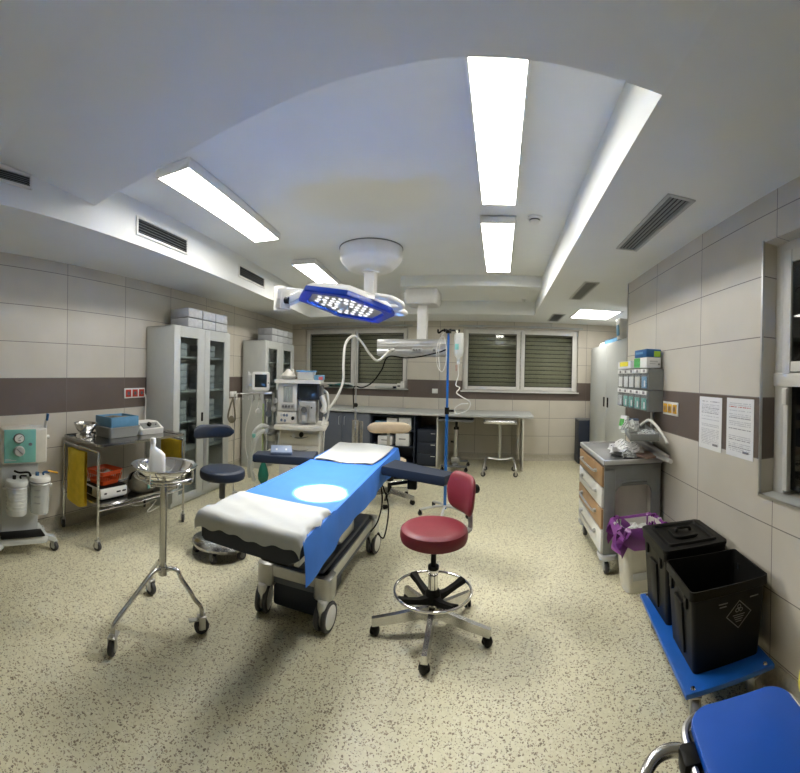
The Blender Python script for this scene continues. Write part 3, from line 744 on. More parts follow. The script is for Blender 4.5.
for sx in (-1, 1):
    for sy in (-1, 1):
        b = MB().prism(rrect(.11, .13, .035, cx=sx*.185, cy=sy*.495), .175, .30, .006); cb = b.build('corner_block', 'satin', t)
        a_ = .25 if sx < 0 else -.1
        for off in (-.022, .022):
            w_ = MB().at((sx*.20, sy*.525, 0), pi/2+a_)
            w_.lathe([(.066, -.014), (.078, -.014), (.083, -.008), (.083, .008), (.078, .014), (.066, .014)], (0, off, .083), 28, axis=(0, 1, 0)).build('tyre', 'rubber', cb)
            MB().at((sx*.20, sy*.525, 0), pi/2+a_).lathe([(.001, .020), (.055, .018), (.069, .012), (.071, 0), (.069, -.012), (.055, -.018), (.001, -.020)], (0, off, .083), 28, axis=(0, 1, 0)).build('wheel_disc', 'plastic', cb)
        MB().at((sx*.20, sy*.525, 0), pi/2+a_).prism(rrect(.13, .05, .02), .10, .185, .01).box((0, 0, .12), (.09, .012, .09), .003).build('wheel_cover', 'plastic', cb)
b = MB(); b.loft([[(x, y, z) for x, y in rrect(.25, .34, .05, cx=.03, cy=.0)] for z in (.33, .50)]).build('column', 'satin', t)
MB().loft([[(x, y, z) for x, y in rrect(w_, l_, .05, cx=.03)] for w_, l_, z in ((.26, .35, .50), (.25, .36, .58), (.32, .80, .63))]).build('column_bellows', 'slate', t)
b = MB()
for u in (-.235, .235): b.loft([[L(axis_pt(v, u+a_, -.125+c_)) for a_, c_ in ((-.012, -.02), (.012, -.02), (.012, .02), (-.012, .02))] for v in (.03, .97)])
for v in (.1, .5, .9): b.loft([[L(axis_pt(v+a_, u, -.12+c_)) for a_, c_ in ((-.012, -.015), (.012, -.015), (.012, .015), (-.012, .015))] for u in (-.24, .24)])
b.build('top_frame', 'satin', t)
for nm, v0, v1 in (('leg_section', .0, .33), ('seat_section', .335, .62), ('back_section', .625, .85), ('head_section', .855, .985)):
    b = MB(); secs = []
    for v, k in ((v0, .93), (v0+.006, .98), (v0+.015, 1), (v1-.015, 1), (v1-.006, .98), (v1, .93)):
        secs.append([L(axis_pt(v, u*k, -.012+z*k2)) for u, z, k2 in ((-.265, -.085, 1), (-.245, -.100, 1), (.245, -.100, 1), (.265, -.085, 1), (.265, -.02, 1), (.25, -.002, 1), (-.25, -.002, 1), (-.265, -.02, 1))])
    b.loft(secs).build(nm, 'navy', t)
MB().tube([(-.15, -.54, .33), (-.15, -.60, .375), (-.14, -.65, .38), (.0, -.65, .38), (.01, -.60, .375), (.01, -.54, .33)], .008, smooth=4).build('foot_loop', 'black', t)
# arm boards
def armboard(quad, th, nm, lab=None):
    c = sum((V(p) for p in quad), V())/4
    top = [V(p) for p in quad]; b = MB()
    def shr(k, z): return [L(c + (p-c)*k + V((0, 0, z))) for p in top]
    b.loft([shr(.96, -th), shr(1, -th+.012), shr(1, -.012), shr(.97, 0)]).build(nm, 'navy', t)
    return c
c = armboard([(-.83, 3.13, .765), (-.284, 2.775, .775), (-.352, 2.64, .775), (-.86, 2.86, .765)], .065, 'arm_board')
MB().box(L((-.62, 2.86, .66)), (.07, .05, .09), .01).tube([L((-.62, 2.87, .67)), L((-.80, 2.92, .62))], .012).build('arm_board_clamp', 'black', t)
armboard([(-1.52, 3.14, .77), (-1.96, 2.84, .77), (-1.90, 2.69, .77), (-1.42, 2.86, .77)], .065, 'arm_board')
MB().tube([L((-.93, 3.05, .63)), L((-.90, 3.04, .45)), L((-.92, 3.0, .30)), L((-.95, 2.92, .24))], .006, smooth=6).tube([L((-.94, 3.07, .63)), L((-.86, 3.08, .40)), L((-.88, 3.05, .16)), L((-.92, 3.0, .20))], .006, smooth=6).build('control_cable', 'black', t)
# blue drape: flat on the top, hanging along both long sides
rng = random.Random(3)
def drape(u, v):
    W = .285; hl, hr = .035, .165+.035*max(0, 1-u*5)
    tot = 2*W+hl+hr; s = v*tot-hl-W
    vv = .005+u*1.003
    if u > .93: vv = .005+.93*1.003+(u-.93)*1.003
    z = .006+.003*sin(9*u+4*v); side = s
    if s > W:
        d = s-W; side = W+.022*(1-math.exp(-d*14))+.010*sin(u*17)*min(1, d*6)+.004*sin(u*51)*d*5; z -= d*(1-.02*sin(u*20)) 
    elif s < -W:
        d = -W-s; side = -W-.018*(1-math.exp(-d*14))-.014*sin(u*23)*min(1, d*6); z -= d
    p = axis_pt(vv, side, z)
    if u > .955: p.z -= (u-.955)*1.6; p.y -= (u-.955)*.6
    if abs(side) > W-.03 and abs(s) <= W: p.z -= .006
    return p
o = MB().sheet(drape, 110, 64).build('blue_drape', 'drape'); tag(o, 'bright blue drape covering the operating table and hanging off its side', 'drape')
def wpad(u, v):                              # folded sheet over the foot end
    W = .284; vv = -.004+u*.178-.012*(v-.5); side = (v-.5)*2*W
    z = .030 + .0025*sin(11*v+7*u)*sin(13*u) + .006*math.exp(-((u-.75)/.15)**2)*sin(5*v+1)
    if u < .10:                              # hem turning down over the mattress end
        d = (.10-u)/.10; vv = -.004+.10*.178 - .0185*sin(min(1, d*1.6)*pi/2)*(1+.05*sin(19*v)); z -= d*(.062+.006*sin(13*v)+.005*sin(37*v+1))*min(1, d*1.3)
    e = min(v, 1-v)
    z -= .024*math.exp(-e*60)*(1+.3*sin(26*u)); z -= .020*math.exp(-(1-u)*45)
    return axis_pt(vv, side+.006*sin(14*u)*((v-.5)*2), z)
o = MB().sheet(wpad, 60, 64).sheet(lambda u, v: wpad(u, v)-V((0, 0, .012)), 60, 64).build('folded_sheet', 'pad'); tag(o, 'thick folded white sheet over the foot end of the operating table', 'sheet')
def hpad(u, v):                              # absorbent pad at the head end
    W = .235+.035*u
    z = .020+.005*sin(8*v+3*u)+.014*math.exp(-((u-.85)/.2)**2)*math.exp(-((v-.45)/.25)**2)
    p = axis_pt(.615+.365*u-.012*(v-.5)+.006*sin(9*v), (v-.5)*2*W+.012*sin(5*u), z)
    if u > .90: p.z -= (u-.90)*.25
    return p
o = MB().sheet(hpad, 24, 28).sheet(lambda u, v: hpad(u, v)-V((0, 0, .008)), 24, 28).build('absorbent_pad', 'pad'); tag(o, 'white absorbent pad lying at the head end of the blue drape', 'pad')
t = thing('blue_packet', 'small blue printed packet lying on the arm board by the anaesthesia machine', 'packet', (-1.735, 2.875, .7725), .55)
MB().box((0, 0, .026), (.18, .13, .030), .008, rx=.28).build('packet_body', 'bluegrey', t)
b = MB()
for i in range(3): b.box((-.04+i*.04, -.025+.01*(i % 2), .0350), (.014, .03, .004), rx=.28)
b.build('print', 'lightgrey', t)

# ------------------------------------------------------------------ stools
def starbase(t, c, R_, a0, z=.11, hubm='chrome', leg='steel', wheel=.026, wm='black'):
    for k in range(5):
        a_ = a0+k*2*pi/5; d = V((cos(a_), sin(a_), 0)); n = V((-sin(a_), cos(a_), 0))
        b = MB(); b.loft([[V((c[0], c[1], 0)) + d*q + n*w + V((0, 0, zz)) for w, zz in ((-wd, z0), (wd, z0), (wd*.7, z1), (-wd*.7, z1))] for q, wd, z0, z1 in ((.02, .023, z-.010, z+.045), (R_*.5, .021, z-.028, z+.02), (R_+.018, .019, z-.05, z-.008))])
        lg = b.build('leg', leg, t)
        x, y = c[0]+d.x*R_, c[1]+d.y*R_
        for s in (-1, 1):
            MB().at((x, y, 0), a_+.9).lathe([(.001, .008), (wheel*.8, .008), (wheel, .004), (wheel, -.004), (wheel*.8, -.008), (.001, -.008)], (0, s*.012, wheel), 18, axis=(0, 1, 0)).build('caster_wheel', wm, lg)
        MB().at((x, y, 0), a_+.9).box((0, 0, wheel*1.5), (wheel*1.7, .036, wheel*1.1), .008).cyl((0, 0, wheel*1.6), (0, 0, z-.03), .008).build('caster_hood', wm, lg)
def cushion(r, h):
    return [(.001, 0), (r*.90, 0), (r*.965, h*.08), (r*.995, h*.30), (r, h*.55), (r*.975, h*.82), (r*.90, h*.96), (r*.75, h), (.001, h*1.02)]
def backpad(c, yaw, w, h, th, curve, tilt=0, taper=.85):
    """curved pad, its normal pointing along yaw"""
    m = X4.Translation(c) @ Euler((0, 0, yaw)).to_matrix().to_4x4() @ Euler((0, tilt, 0)).to_matrix().to_4x4()
    b = MB(); secs = []; n = 15
    for i in range(n+1):
        s = -1+2*i/n; y = s*w/2; e = max(0., 1-abs(s)**6)**.5; hh = h/2*max(.25, e); q = th/2*max(.25, e)
        x0 = curve*s*s
        secs.append([m @ V((x0+q*cos(a_), y, hh*(1 if sin(a_) > 0 else -1)*abs(sin(a_))**.6)) for a_ in [2*pi*k/16 for k in range(16)]])
    return b.loft(secs)
RS = (-.352, 2.235)
t = thing('stool', 'red swivel stool with a backrest and chrome foot ring, beside the operating table', 'stool', (*RS, 0))
starbase(t, (0, 0), .325, -1.52, .105)
MB().cyl((0, 0, .10), (0, 0, .36), .028, n=20).cyl((0, 0, .06), (0, 0, .11), .034, n=20).build('base_column', 'chrome', t)
MB().cyl((0, 0, .36), (0, 0, .50), .015, n=16).cyl((0, 0, .355), (0, 0, .375), .031, n=18).build('gas_lift', 'black', t)
MB().torus((0, 0, .235), .218, .0085, n=48).build('foot_ring', 'chrome', t)
b = MB(); b.lathe([(.001, .165), (.04, .165), (.05, .175), (.04, .235), (.03, .245), (.001, .245)])
for k in range(4):
    a_ = .75+k*pi/2; d = V((cos(a_), sin(a_), 0)); n = V((-sin(a_), cos(a_), 0))
    b.loft([[d*q + n*w + V((0, 0, zz)) for w, zz in ((-wd, z0), (wd, z0), (wd*.8, z1), (-wd*.8, z1))] for q, wd, z0, z1 in ((.02, .028, .17, .21), (.09, .020, .185, .212), (.16, .018, .205, .232), (.212, .026, .222, .250))])
b.build('ring_spider', 'black', t)
MB().lathe(cushion(.193, .085), (0, 0, .515), 40).build('seat', 'maroon', t)
MB().cyl((0, 0, .497), (0, 0, .517), .11, n=24).build('seat_plate', 'black', t)
bx, by = .155, .175; ba = atan2(by, bx)
d = V((cos(ba), sin(ba), 0))
MB().loft([[d*q + V((-sin(ba)*w, cos(ba)*w, z+e*.006)) for w, e in ((-.02, -1), (.02, -1), (.02, 1), (-.02, 1))] for q, z in ((.08, .507), (.20, .507), (.262, .507), (.283, .515), (.288, .53), (.275, .80))]).build('back_bracket', 'satin', t)
backpad((bx, by, .745), pi+.60, .315, .235, .045, .035, tilt=-.10).build('backrest', 'maroon', t)
k = MB().cyl(d*.262+V((0, 0, .755)), d*.300+V((0, 0, .755)), .012, n=12).cyl(d*.296+V((0, 0, .755)), d*.335+V((0, 0, .752)), .028, n=14).build('clamp_knob', 'black', t)
# dark blue stool
BS = (-2.025, 2.455)
t = thing('stool', 'dark blue round stool with a curved backrest, standing before the tall cabinet', 'stool', (*BS, 0))
MB().lathe([(.001, .085), (.19, .085), (.222, .080), (.235, .092), (.232, .108), (.20, .122), (.12, .138), (.001, .14)], n=44).build('base', 'steel', t)
MB().lathe([(.001, .13), (.085, .13), (.090, .145), (.088, .185), (.075, .195), (.001, .195)], n=30).build('base_collar', 'steel', t)
MB().torus((0, 0, .205), .062, .009).build('collar_ring', 'steel', t)
for k in range(5):
    a_ = -1.2+k*2*pi/5; caster(t, (.195*cos(a_), .195*sin(a_)), .036, .03, rz=a_+1.1, wm='rubber', fork='darkgrey', stem=.005)
MB().cyl((0, 0, .19), (0, 0, .46), .017, n=16).build('gas_lift', 'satin', t)
MB().cyl((0, 0, .44), (0, 0, .585), .024, n=16).build('column', 'darkgrey', t)
MB().lathe(cushion(.182, .08), (0, 0, .60), 40).build('seat', 'navy', t)
MB().cyl((0, 0, .583), (0, 0, .602), .10, n=24).build('seat_plate', 'black', t)
bx, by = -.225, .045; ba = atan2(by, bx); d = V((cos(ba), sin(ba), 0))
b = MB(); b.loft([[d*q + V((-sin(ba)*w, cos(ba)*w, z+e*.005)) for w, e in ((-.016, -1), (.016, -1), (.016, 1), (-.016, 1))] for q, z in ((.05, .594), (.20, .594), (.228, .60), (.240, .63), (.236, .80), (.232, .94))]).build('back_bracket', 'satin', t)
backpad((bx+.02, by+.03, .945), -.45, .36, .115, .06, .085, tilt=0).build('backrest', 'navy', t)
# beige stool behind the table
GS = (-1.225, 4.42)
t = thing('stool', 'stool with a beige curved backrest, half hidden behind the operating table', 'stool', (*GS, 0))
starbase(t, (0, 0), .29, -1.45, .105)
MB().cyl((0, 0, .10), (0, 0, .39), .024, n=18).build('column', 'black', t)
MB().torus((0, 0, .27), .20, .009).build('foot_ring', 'chrome', t)
b = MB(); b.lathe([(.001, .24), (.045, .24), (.045, .285), (.001, .285)])
for k in range(3):
    a_ = .3+k*2*pi/3; d = V((cos(a_), sin(a_), 0)); b.tube([d*.03+V((0, 0, .262)), d*.20+V((0, 0, .268))], .014)
b.build('ring_spider', 'black', t)
MB().lathe(cushion(.19, .08), (0, 0, .405), 36).build('seat', 'beige', t)
MB().cyl((0, 0, .385), (0, 0, .407), .10, n=20).build('seat_plate', 'black', t)
ba = 1.95; d = V((cos(ba), sin(ba), 0))
MB().loft([[d*q + V((-sin(ba)*w, cos(ba)*w, z+e*.005)) for w, e in ((-.018, -1), (.018, -1), (.018, 1), (-.018, 1))] for q, z in ((.05, .396), (.20, .396), (.24, .42), (.235, .84))]).build('back_bracket', 'satin', t)
backpad((d.x*.20, d.y*.20, .815), ba+pi, .52, .135, .085, .05, tilt=0).build('backrest', 'beige', t)

# ------------------------------------------------------------------ surgical lamp
HC = V((-1.055, 2.535, 1.92))                       # middle of the lens field
t = thing('surgical_lamp', 'ceiling-hung surgical lamp with a blue-rimmed hexagonal LED head', 'lamp', (-1.345, 3.95, ZC))
IV = X4.Translation((1.345, -3.95, -ZC))
def LL(p): return IV @ V(p)
b = MB(); b.lathe([(.001, -.002), (.325, -.002), (.325, -.02), (.322, -.12), (.305, -.15), (.24, -.215), (.20, -.235), (.10, -.245), (.001, -.245)], n=48).build('canopy', 'white', t)
MB().lathe([(.321, -.0005), (.333, -.0005), (.333, -.010), (.321, -.010)], n=48, cap=False).build('canopy_gasket', 'darkgrey', t)
MB().cyl((0, 0, -.24), (0, 0, -.26), .085, n=24).build('canopy_collar', 'plastic', t)
MB().prism(rrect(.115, .115, .02), -.58, -.25, .006).build('column', 'white', t)
b = MB()
A0, A1 = LL((-1.345, 3.95, 2.21)), LL((-1.97, 3.20, 2.19))
def bar(b, p, q, w, h):
    p, q = V(p), V(q); d = (q-p).normalized(); n = V((-d.y, d.x, 0)).normalized(); u = d.cross(n)*-1
    b.loft([[c + n*x*w/2 + u*y*h/2 for x, y in ((-1, -.8), (-.8, -1), (.8, -1), (1, -.8), (1, .8), (.8, 1), (-.8, 1), (-1, .8))] for c in (p, q)])
bar(b, A0, A1, .11, .10); b.build('upper_arm', 'white', t)
MB().cyl(A0+V((0, 0, -.07)), A0+V((0, 0, .06)), .075, n=24).build('arm_hub', 'white', t)
B1 = LL((-1.515, 2.545, 2.035))
b = MB(); bar(b, A1+V((0, 0, -.10)), B1+V((-.02, .0, .0)), .10, .075); b.build('spring_arm', 'white', t)
MB().cyl(A1+V((0, 0, -.16)), A1+V((0, 0, .06)), .065, n=24).build('elbow_joint', 'white', t)
nrm = V((-.185, -.28, -1)).normalized()                # the lens field looks down and a little to the viewer
ax = V((.985, .02, -.185)); ax = (ax - nrm*ax.dot(nrm)).normalized(); ay = nrm.cross(ax)
def hp(x, y, z): return LL(HC + ax*x + ay*y + nrm*z)
HX = [(-.375, .045), (-.255, .215), (.06, .235), (.365, .075), (.375, -.05), (.25, -.215), (-.06, -.235), (-.36, -.07)]
HXs = [(x*.90, y*.90) for x, y in [(-.385, .0), (-.235, .215), (.10, .225), (.385, .05), (.39, -.02), (.235, -.215), (-.10, -.225)]]
def hexr(k, z, rr=.03): return [hp(x*k, y*k, z) for x, y in HXs]
b = MB(); b.loft([hexr(.30, -.11), hexr(.55, -.10), hexr(.90, -.055), hexr(1.0, -.03), hexr(1.0, -.012), hexr(.97, -.004)])
hd = b.build('head_housing', 'white', t, ang=25)
b = MB(); b.skin([b.ring(r_) for r_ in (hexr(1.015, -.022), hexr(1.03, -.010), hexr(1.03, .010), hexr(1.0, .018), hexr(.84, .018), hexr(.80, .008), hexr(.80, -.004))], cap=False)
b.build('blue_rim', 'rimblue', hd, ang=25)
b = MB(); b.loft([hexr(.815, -.006), hexr(.815, .004)]).build('lens_plate', 'satin', hd)
rg = random.Random(11); pts = []
def inside(x, y, k):
    n = len(HXs); s = []
    for i in range(n):
        (x0, y0), (x1, y1) = HXs[i], HXs[(i+1) % n]; s.append((x1-x0)*k*(y-y0*k)-(y1-y0)*k*(x-x0*k))
    return all(q > 0 for q in s) or all(q < 0 for q in s)
step = .051; row = 0; y = -.17
while y < .18:
    x = -.30 + (row % 2)*step/2
    while x < .31:
        if inside(x*1.12, y*1.16, .80) and not (abs(x) < .045 and abs(y) < .045): pts.append((x, y))
        x += step
    y += step*.87; row += 1
for x, y in pts:
    x += rg.uniform(-.006, .006); y += rg.uniform(-.006, .006); q = rg.uniform(.72, .95)
    c = hp(x, y, .004)
    MB().lathe([(.001, .005), (.012*q, .0045), (.0185*q, .002), (.0195*q, 0), (.001, 0)], c, 12, axis=tuple(nrm)).build('led_lens', 'led', hd)
MB().lathe([(.001, .028), (.024, .026), (.032, .015), (.034, 0), (.001, 0)], hp(0, 0, .004), 20, axis=tuple(nrm)).build('camera_window', 'plastic', hd)
# bracket and the two grips
C0 = hp(-.335, 0, -.03)
b = MB(); bar(b, B1, LL((-1.525, 2.54, 1.92)), .075, .075); b.build('yoke_arm', 'white', t)
b = MB(); bar(b, LL((-1.525, 2.54, 1.965)), C0, .07, .06); b.build('yoke', 'white', t)
MB().cyl(LL((-1.50, 2.50, 1.975)), LL((-1.47, 2.50, 1.972)), .024, n=16).build('yoke_joint', 'black', t)
for s in (1, -1):
    b = MB(); b.tube([hp(.25, s*.13, -.045), hp(.35, s*.115, -.05), hp(.405, s*.08, -.045), hp(.415, s*.05, -.04), hp(.39, s*.03, -.035), hp(.33, s*.02, -.03)], .020, smooth=5, n=10).build('grip', 'plastic', hd)

# ------------------------------------------------------------------ ceiling supply pendant, its hoses
PX, PY = -1.085, 5.46
t = thing('supply_pendant', 'ceiling supply pendant: white box, square column and wide aluminium gas console', 'pendant', (PX, PY, 2.62))
b = MB(); b.loft([[(x, y, z) for x, y in rrect(w_, l_, .06)] for w_, l_, z in ((.44, .40, 0), (.46, .42, -.02), (.46, .42, -.15), (.42, .38, -.20), (.36, .32, -.21))]).build('ceiling_box', 'white', t)
MB().prism(rrect(.135, .135, .015), -.69, -.205, .004).build('column', 'white', t)
b = MB(); x0, x1 = -.62, .345
prof = [(-.10, .0), (-.115, -.03), (-.115, -.10), (-.095, -.14), (-.105, -.165), (-.10, -.215), (-.06, -.235), (.09, -.235), (.11, -.20), (.11, -.02), (.09, 0)]
b.loft([[(x, y, -.675+z) for y, z in prof] for x in (x0, x1)])
con = b.build('console', 'alu', t, ang=20)
for x in (x0-.004, x1+.004): MB().box((x, 0, -.79), (.010, .20, .215), .004).build('console_end_cap', 'lightgrey', con)
MB().box(((x0+x1)/2, -.117, -.74), (x1-x0-.01, .006, .02), .002).build('console_rail', 'satin', con)
for x in (-.42, -.05, .20):
    b = MB(); b.box((x, -.112, -.827), (.14 if x == -.05 else .07, .02, .06), .004); so = b.build('gas_outlet', 'lightgrey', con)
    for dx in ((-.04, 0, .04) if x == -.05 else (-.01,)):
        MB().cyl((x+dx, -.12, -.827), (x+dx, -.145, -.827), .014, n=14).build('outlet_valve', 'darkgrey', so)
def cable(name, lab, pts, r, m, n=8, sm=8):
    o = MB().tube(pts, r, n=n, smooth=sm).build(name, m); tag(o, lab, 'hose' if 'hose' in name else 'cable'); return o
cable('gas_hose', 'white gas hose looping from the console down to the anaesthesia machine', [(-1.455, 5.33, 1.80), (-1.49, 5.2, 1.76), (-1.606, 5.1, 1.636), (-1.684, 5.0, 1.703), (-1.767, 4.85, 1.872), (-1.84, 4.75, 1.932), (-1.90, 4.65, 1.82), (-1.88, 4.55, 1.575), (-1.86, 4.5, 1.36), (-1.90, 4.4, 1.16), (-1.97, 4.3, 1.02), (-1.99, 4.22, .98)], .016, 'plastic')
cable('black_cable', 'black power cable sagging along the underside of the gas console', [(-.74, 5.33, 1.80), (-.81, 5.22, 1.76), (-1.05, 5.2, 1.70), (-1.26, 5.2, 1.68), (-1.50, 5.2, 1.69), (-1.62, 5.3, 1.51), (-1.82, 5.5, 1.33), (-2.08, 5.8, 1.24), (-2.29, 6.0, 1.23), (-2.40, 6.3, .87)], .010, 'black')

# ------------------------------------------------------------------ IV pole with bottle
IP = (-.545, 4.14)
t = thing('iv_pole', 'blue infusion pole standing behind the arm board, black hooks on top', 'IV pole', (*IP, 0))
MB().cyl((0, 0, .06), (0, 0, 1.10), .0165, n=14).build('lower_tube', 'poleblue', t)
MB().cyl((0, 0, 1.08), (0, 0, 1.90), .0125, n=14).build('upper_tube', 'poleblue', t)
MB().cyl((0, 0, 1.05), (0, 0, 1.12), .024, n=14).cyl((.02, -.005, 1.085), (.075, -.01, 1.088), .012, n=10).build('height_clamp', 'black', t)
for k in range(5):
    a_ = -1.57+k*2*pi/5; MB().tube([(0, 0, .09), (.1*cos(a_), .1*sin(a_), .09), (.26*cos(a_), .26*sin(a_), .06)], .014).build('base_leg', 'lightgrey', t)
    caster(t, (.26*cos(a_), .26*sin(a_)), .024, .02, rz=a_, fork='black', stem=.008)
b = MB().cyl((0, 0, 1.895), (0, 0, 1.93), .030, n=14)
for s in (-1, 1): b.tube([(0, 0, 1.92), (s*.06, 0, 1.925), (s*.10, 0, 1.90), (s*.112, 0, 1.91), (s*.11, 0, 1.935)], .010, smooth=4).tube([(0, 0, 1.92), (s*.02, -.06, 1.925), (s*.03, -.09, 1.905), (s*.03, -.10, 1.93)], .009, smooth=4)
b.build('hook_head', 'black', t)
t = thing('infusion_bottle', 'white infusion bottle hanging upside down from the blue pole', 'IV bottle', (-.432, 4.11, 1.62), .1)
b = MB(); b.loft([[(x, y, z) for x, y in rrect(w_, l_, min(w_, l_)*.42)] for w_, l_, z in ((.034, .034, -.02), (.034, .034, .02), (.085, .06, .045), (.103, .07, .07), (.103, .07, .24), (.09, .06, .268), (.04, .03, .276))]).build('bottle_body', 'milky', t)
MB().box((-.02, -.036, .13), (.04, .003, .06), .001).build('label_patch', 'teal', t)
MB().lathe([(.001, -.045), (.016, -.045), (.018, -.02), (.001, -.02)]).build('cap', 'white', t)
MB().tube([(-.01, 0, .27), (-.03, .02, .298), (-.012, .03, .295)], .006, smooth=4).build('hanger', 'plastic', t)
MB().lathe([(.001, -.12), (.011, -.115), (.013, -.06), (.001, -.05)], (-.02, 0, 0)).build('drip_chamber', 'pink', t)
o = cable('infusion_tube', 'thin white infusion tube dangling below the hanging bottle', [(-.435, 4.11, 1.575), (-.43, 4.10, 1.46), (-.45, 4.08, 1.36), (-.41, 4.08, 1.33), (-.44, 4.07, 1.28), (-.39, 4.08, 1.24), (-.30, 4.10, 1.18), (-.33, 4.10, 1.10), (-.43, 4.10, 1.06), (-.46, 4.10, 1.11), (-.40, 4.10, 1.16), (-.32, 4.10, 1.17)], .006, 'plastic')
o['category'] = 'tube'
o = cable('coiled_tube', 'clear infusion line coiled from the hooks of the blue pole', [(-.59, 4.12, 1.90), (-.65, 4.10, 1.78), (-.655, 4.10, 1.58), (-.60, 4.10, 1.49), (-.56, 4.11, 1.60), (-.565, 4.12, 1.75), (-.60, 4.12, 1.86), (-.64, 4.11, 1.70), (-.62, 4.10, 1.52)], .0045, 'plastic')
o['category'] = 'tube'

# ------------------------------------------------------------------ anaesthesia machine
AM, AR = (-2.155, 3.965, 0), .36
t = thing('anaesthesia_machine', 'cream anaesthesia machine with flow tubes, worktop and drawers, before the back window', 'medical device', AM, AR)
# local: front faces -y
b = MB(); b.box((.03, .02, .49), (.52, .46, .68), .012).build('cabinet', 'cream', t)
for i, z in enumerate((.74, .60, .40)):
    d = MB().box((.03, -.215, z), (.49, .022, (.12, .13, .24)[i]), .006).build('drawer', 'cream', t)
    b = MB(); b.loft([[(.03+.12*s, -.228-.012*(1-s*s), z+.03+e*.008*(1-s*s*.8)-(1-s*s)*.018) for e in (-1, 1)] + [(.03+.12*s, -.225, z+.03-(1-s*s)*.018)] for s in [k/6-1 for k in range(13)]]).build('grip', 'midgrey', d)
MB().cyl((-.04, -.225, .775), (-.04, -.245, .775), .024, n=16).build('lock_knob', 'alu', t)
MB().cyl((.06, -.225, .79), (.06, -.255, .79), .028, n=16).build('valve_knob', 'black', t)
b = MB(); b.prism(rrect(.66, .60, .06, cx=.04, cy=-.03), .845, .885, .010, 3).build('worktop', 'cream', t)
MB().box((-.02, .06, 1.10), (.50, .34, .44), .012).build('rear_column', 'plastic', t)
fp = MB().box((-.145, -.125, 1.18), (.255, .08, .30), .010).build('flow_panel', 'plastic', t)
MB().box((-.135, -.168, 1.215), (.125, .008, .175), .003).build('flow_window', 'lightgrey', fp)
for i in range(4): MB().cyl((-.178+i*.029, -.173, 1.135), (-.178+i*.029, -.173, 1.295), .009, n=10).build('flow_tube', 'flow', fp)
b = MB().box((-.135, -.167, 1.083), (.17, .008, .055), .003).build('knob_plate', 'lightgrey', fp)
for i in range(4): MB().cyl((-.195+i*.04, -.168, 1.083), (-.195+i*.04, -.198, 1.083), .014, n=12).build('flow_knob', ['inkdark', 'darkgrey', 'darkgrey', 'inkdark'][i], b)
fp = MB().box((-.145, -.125, .955), (.265, .09, .13), .010).build('gauge_panel', 'cream', t)
for i, (x, z) in enumerate(((-.215, .985), (-.18, .985), (-.145, .985), (-.215, .93), (-.17, .925))):
    MB().cyl((x, -.170, z), (x, -.176, z), .016, n=14).build('gauge', 'bluegrey' if i else 'ink', fp)
MB().cyl((-.065, -.170, .955), (-.065, -.196, .955), .020, n=14).build('oxygen_knob', 'black', fp)
MB().box((.125, -.10, 1.245), (.28, .12, .175), .010).build('monitor_panel', 'navyshade', t)
MB().box((.125, -.162, 1.245), (.235, .004, .135), .002).build('monitor_screen', 'screen', t)
vp = MB().box((.12, -.12, 1.03), (.22, .08, .23), .010).build('vaporiser_panel', 'lightgrey', t)
MB().prism(rrect(.10, .09, .02, cx=.085, cy=-.175), .915, 1.10, .006).build('vaporiser', 'satin', vp)
MB().cyl((.085, -.22, 1.055), (.085, -.245, 1.055), .034, n=20).torus((.085, -.246, 1.055), .026, .007, axis=(0, 1, 0)).build('vaporiser_dial', 'darkgrey', vp)
MB().box((.085, -.222, .965), (.045, .004, .06), .001).build('vaporiser_label', 'cream', vp)
MB().cyl((.175, -.16, 1.075), (.175, -.172, 1.075), .010, n=12).build('port', 'black', vp)
b = MB(); b.prism(rrect(.61, .40, .03, cx=-.01, cy=-.02), 1.335, 1.372, .006).build('top_shelf', 'plastic', t)
MB().box((.285, -.02, 1.13), (.05, .20, .36), .012).build('side_bracket', 'darkgrey', t)
MB().tube([(.32, -.05, 1.26), (.37, -.08, 1.22), (.385, -.08, 1.06), (.37, -.08, .95), (.33, -.10, .90)], .016, smooth=6).build('side_hose', 'plastic', t)
MB().tube([(.30, -.12, 1.20), (.34, -.15, 1.10), (.31, -.17, 1.03)], .034, smooth=6, n=12).build('side_canister', 'plastic', t)
MB().lathe([(.001, .09), (.012, .085), (.018, .05), (.035, .02), (.04, 0), (.001, 0)], (.33, -.12, .886)).tube([(.33, -.15, .90), (.375, -.18, .89), (.36, -.30, .84), (.35, -.30, .60), (.36, -.30, .52)], .007, smooth=6).build('gas_probe', 'plastic', t)
for x in (-.21, .27):
    for y in (-.18, .22): caster(t, (x, y), .05, .03, rz=.4, fork='plastic', stem=.05)
MB().box((.03, .02, .155), (.56, .50, .035), .01).build('plinth', 'lightgrey', t)
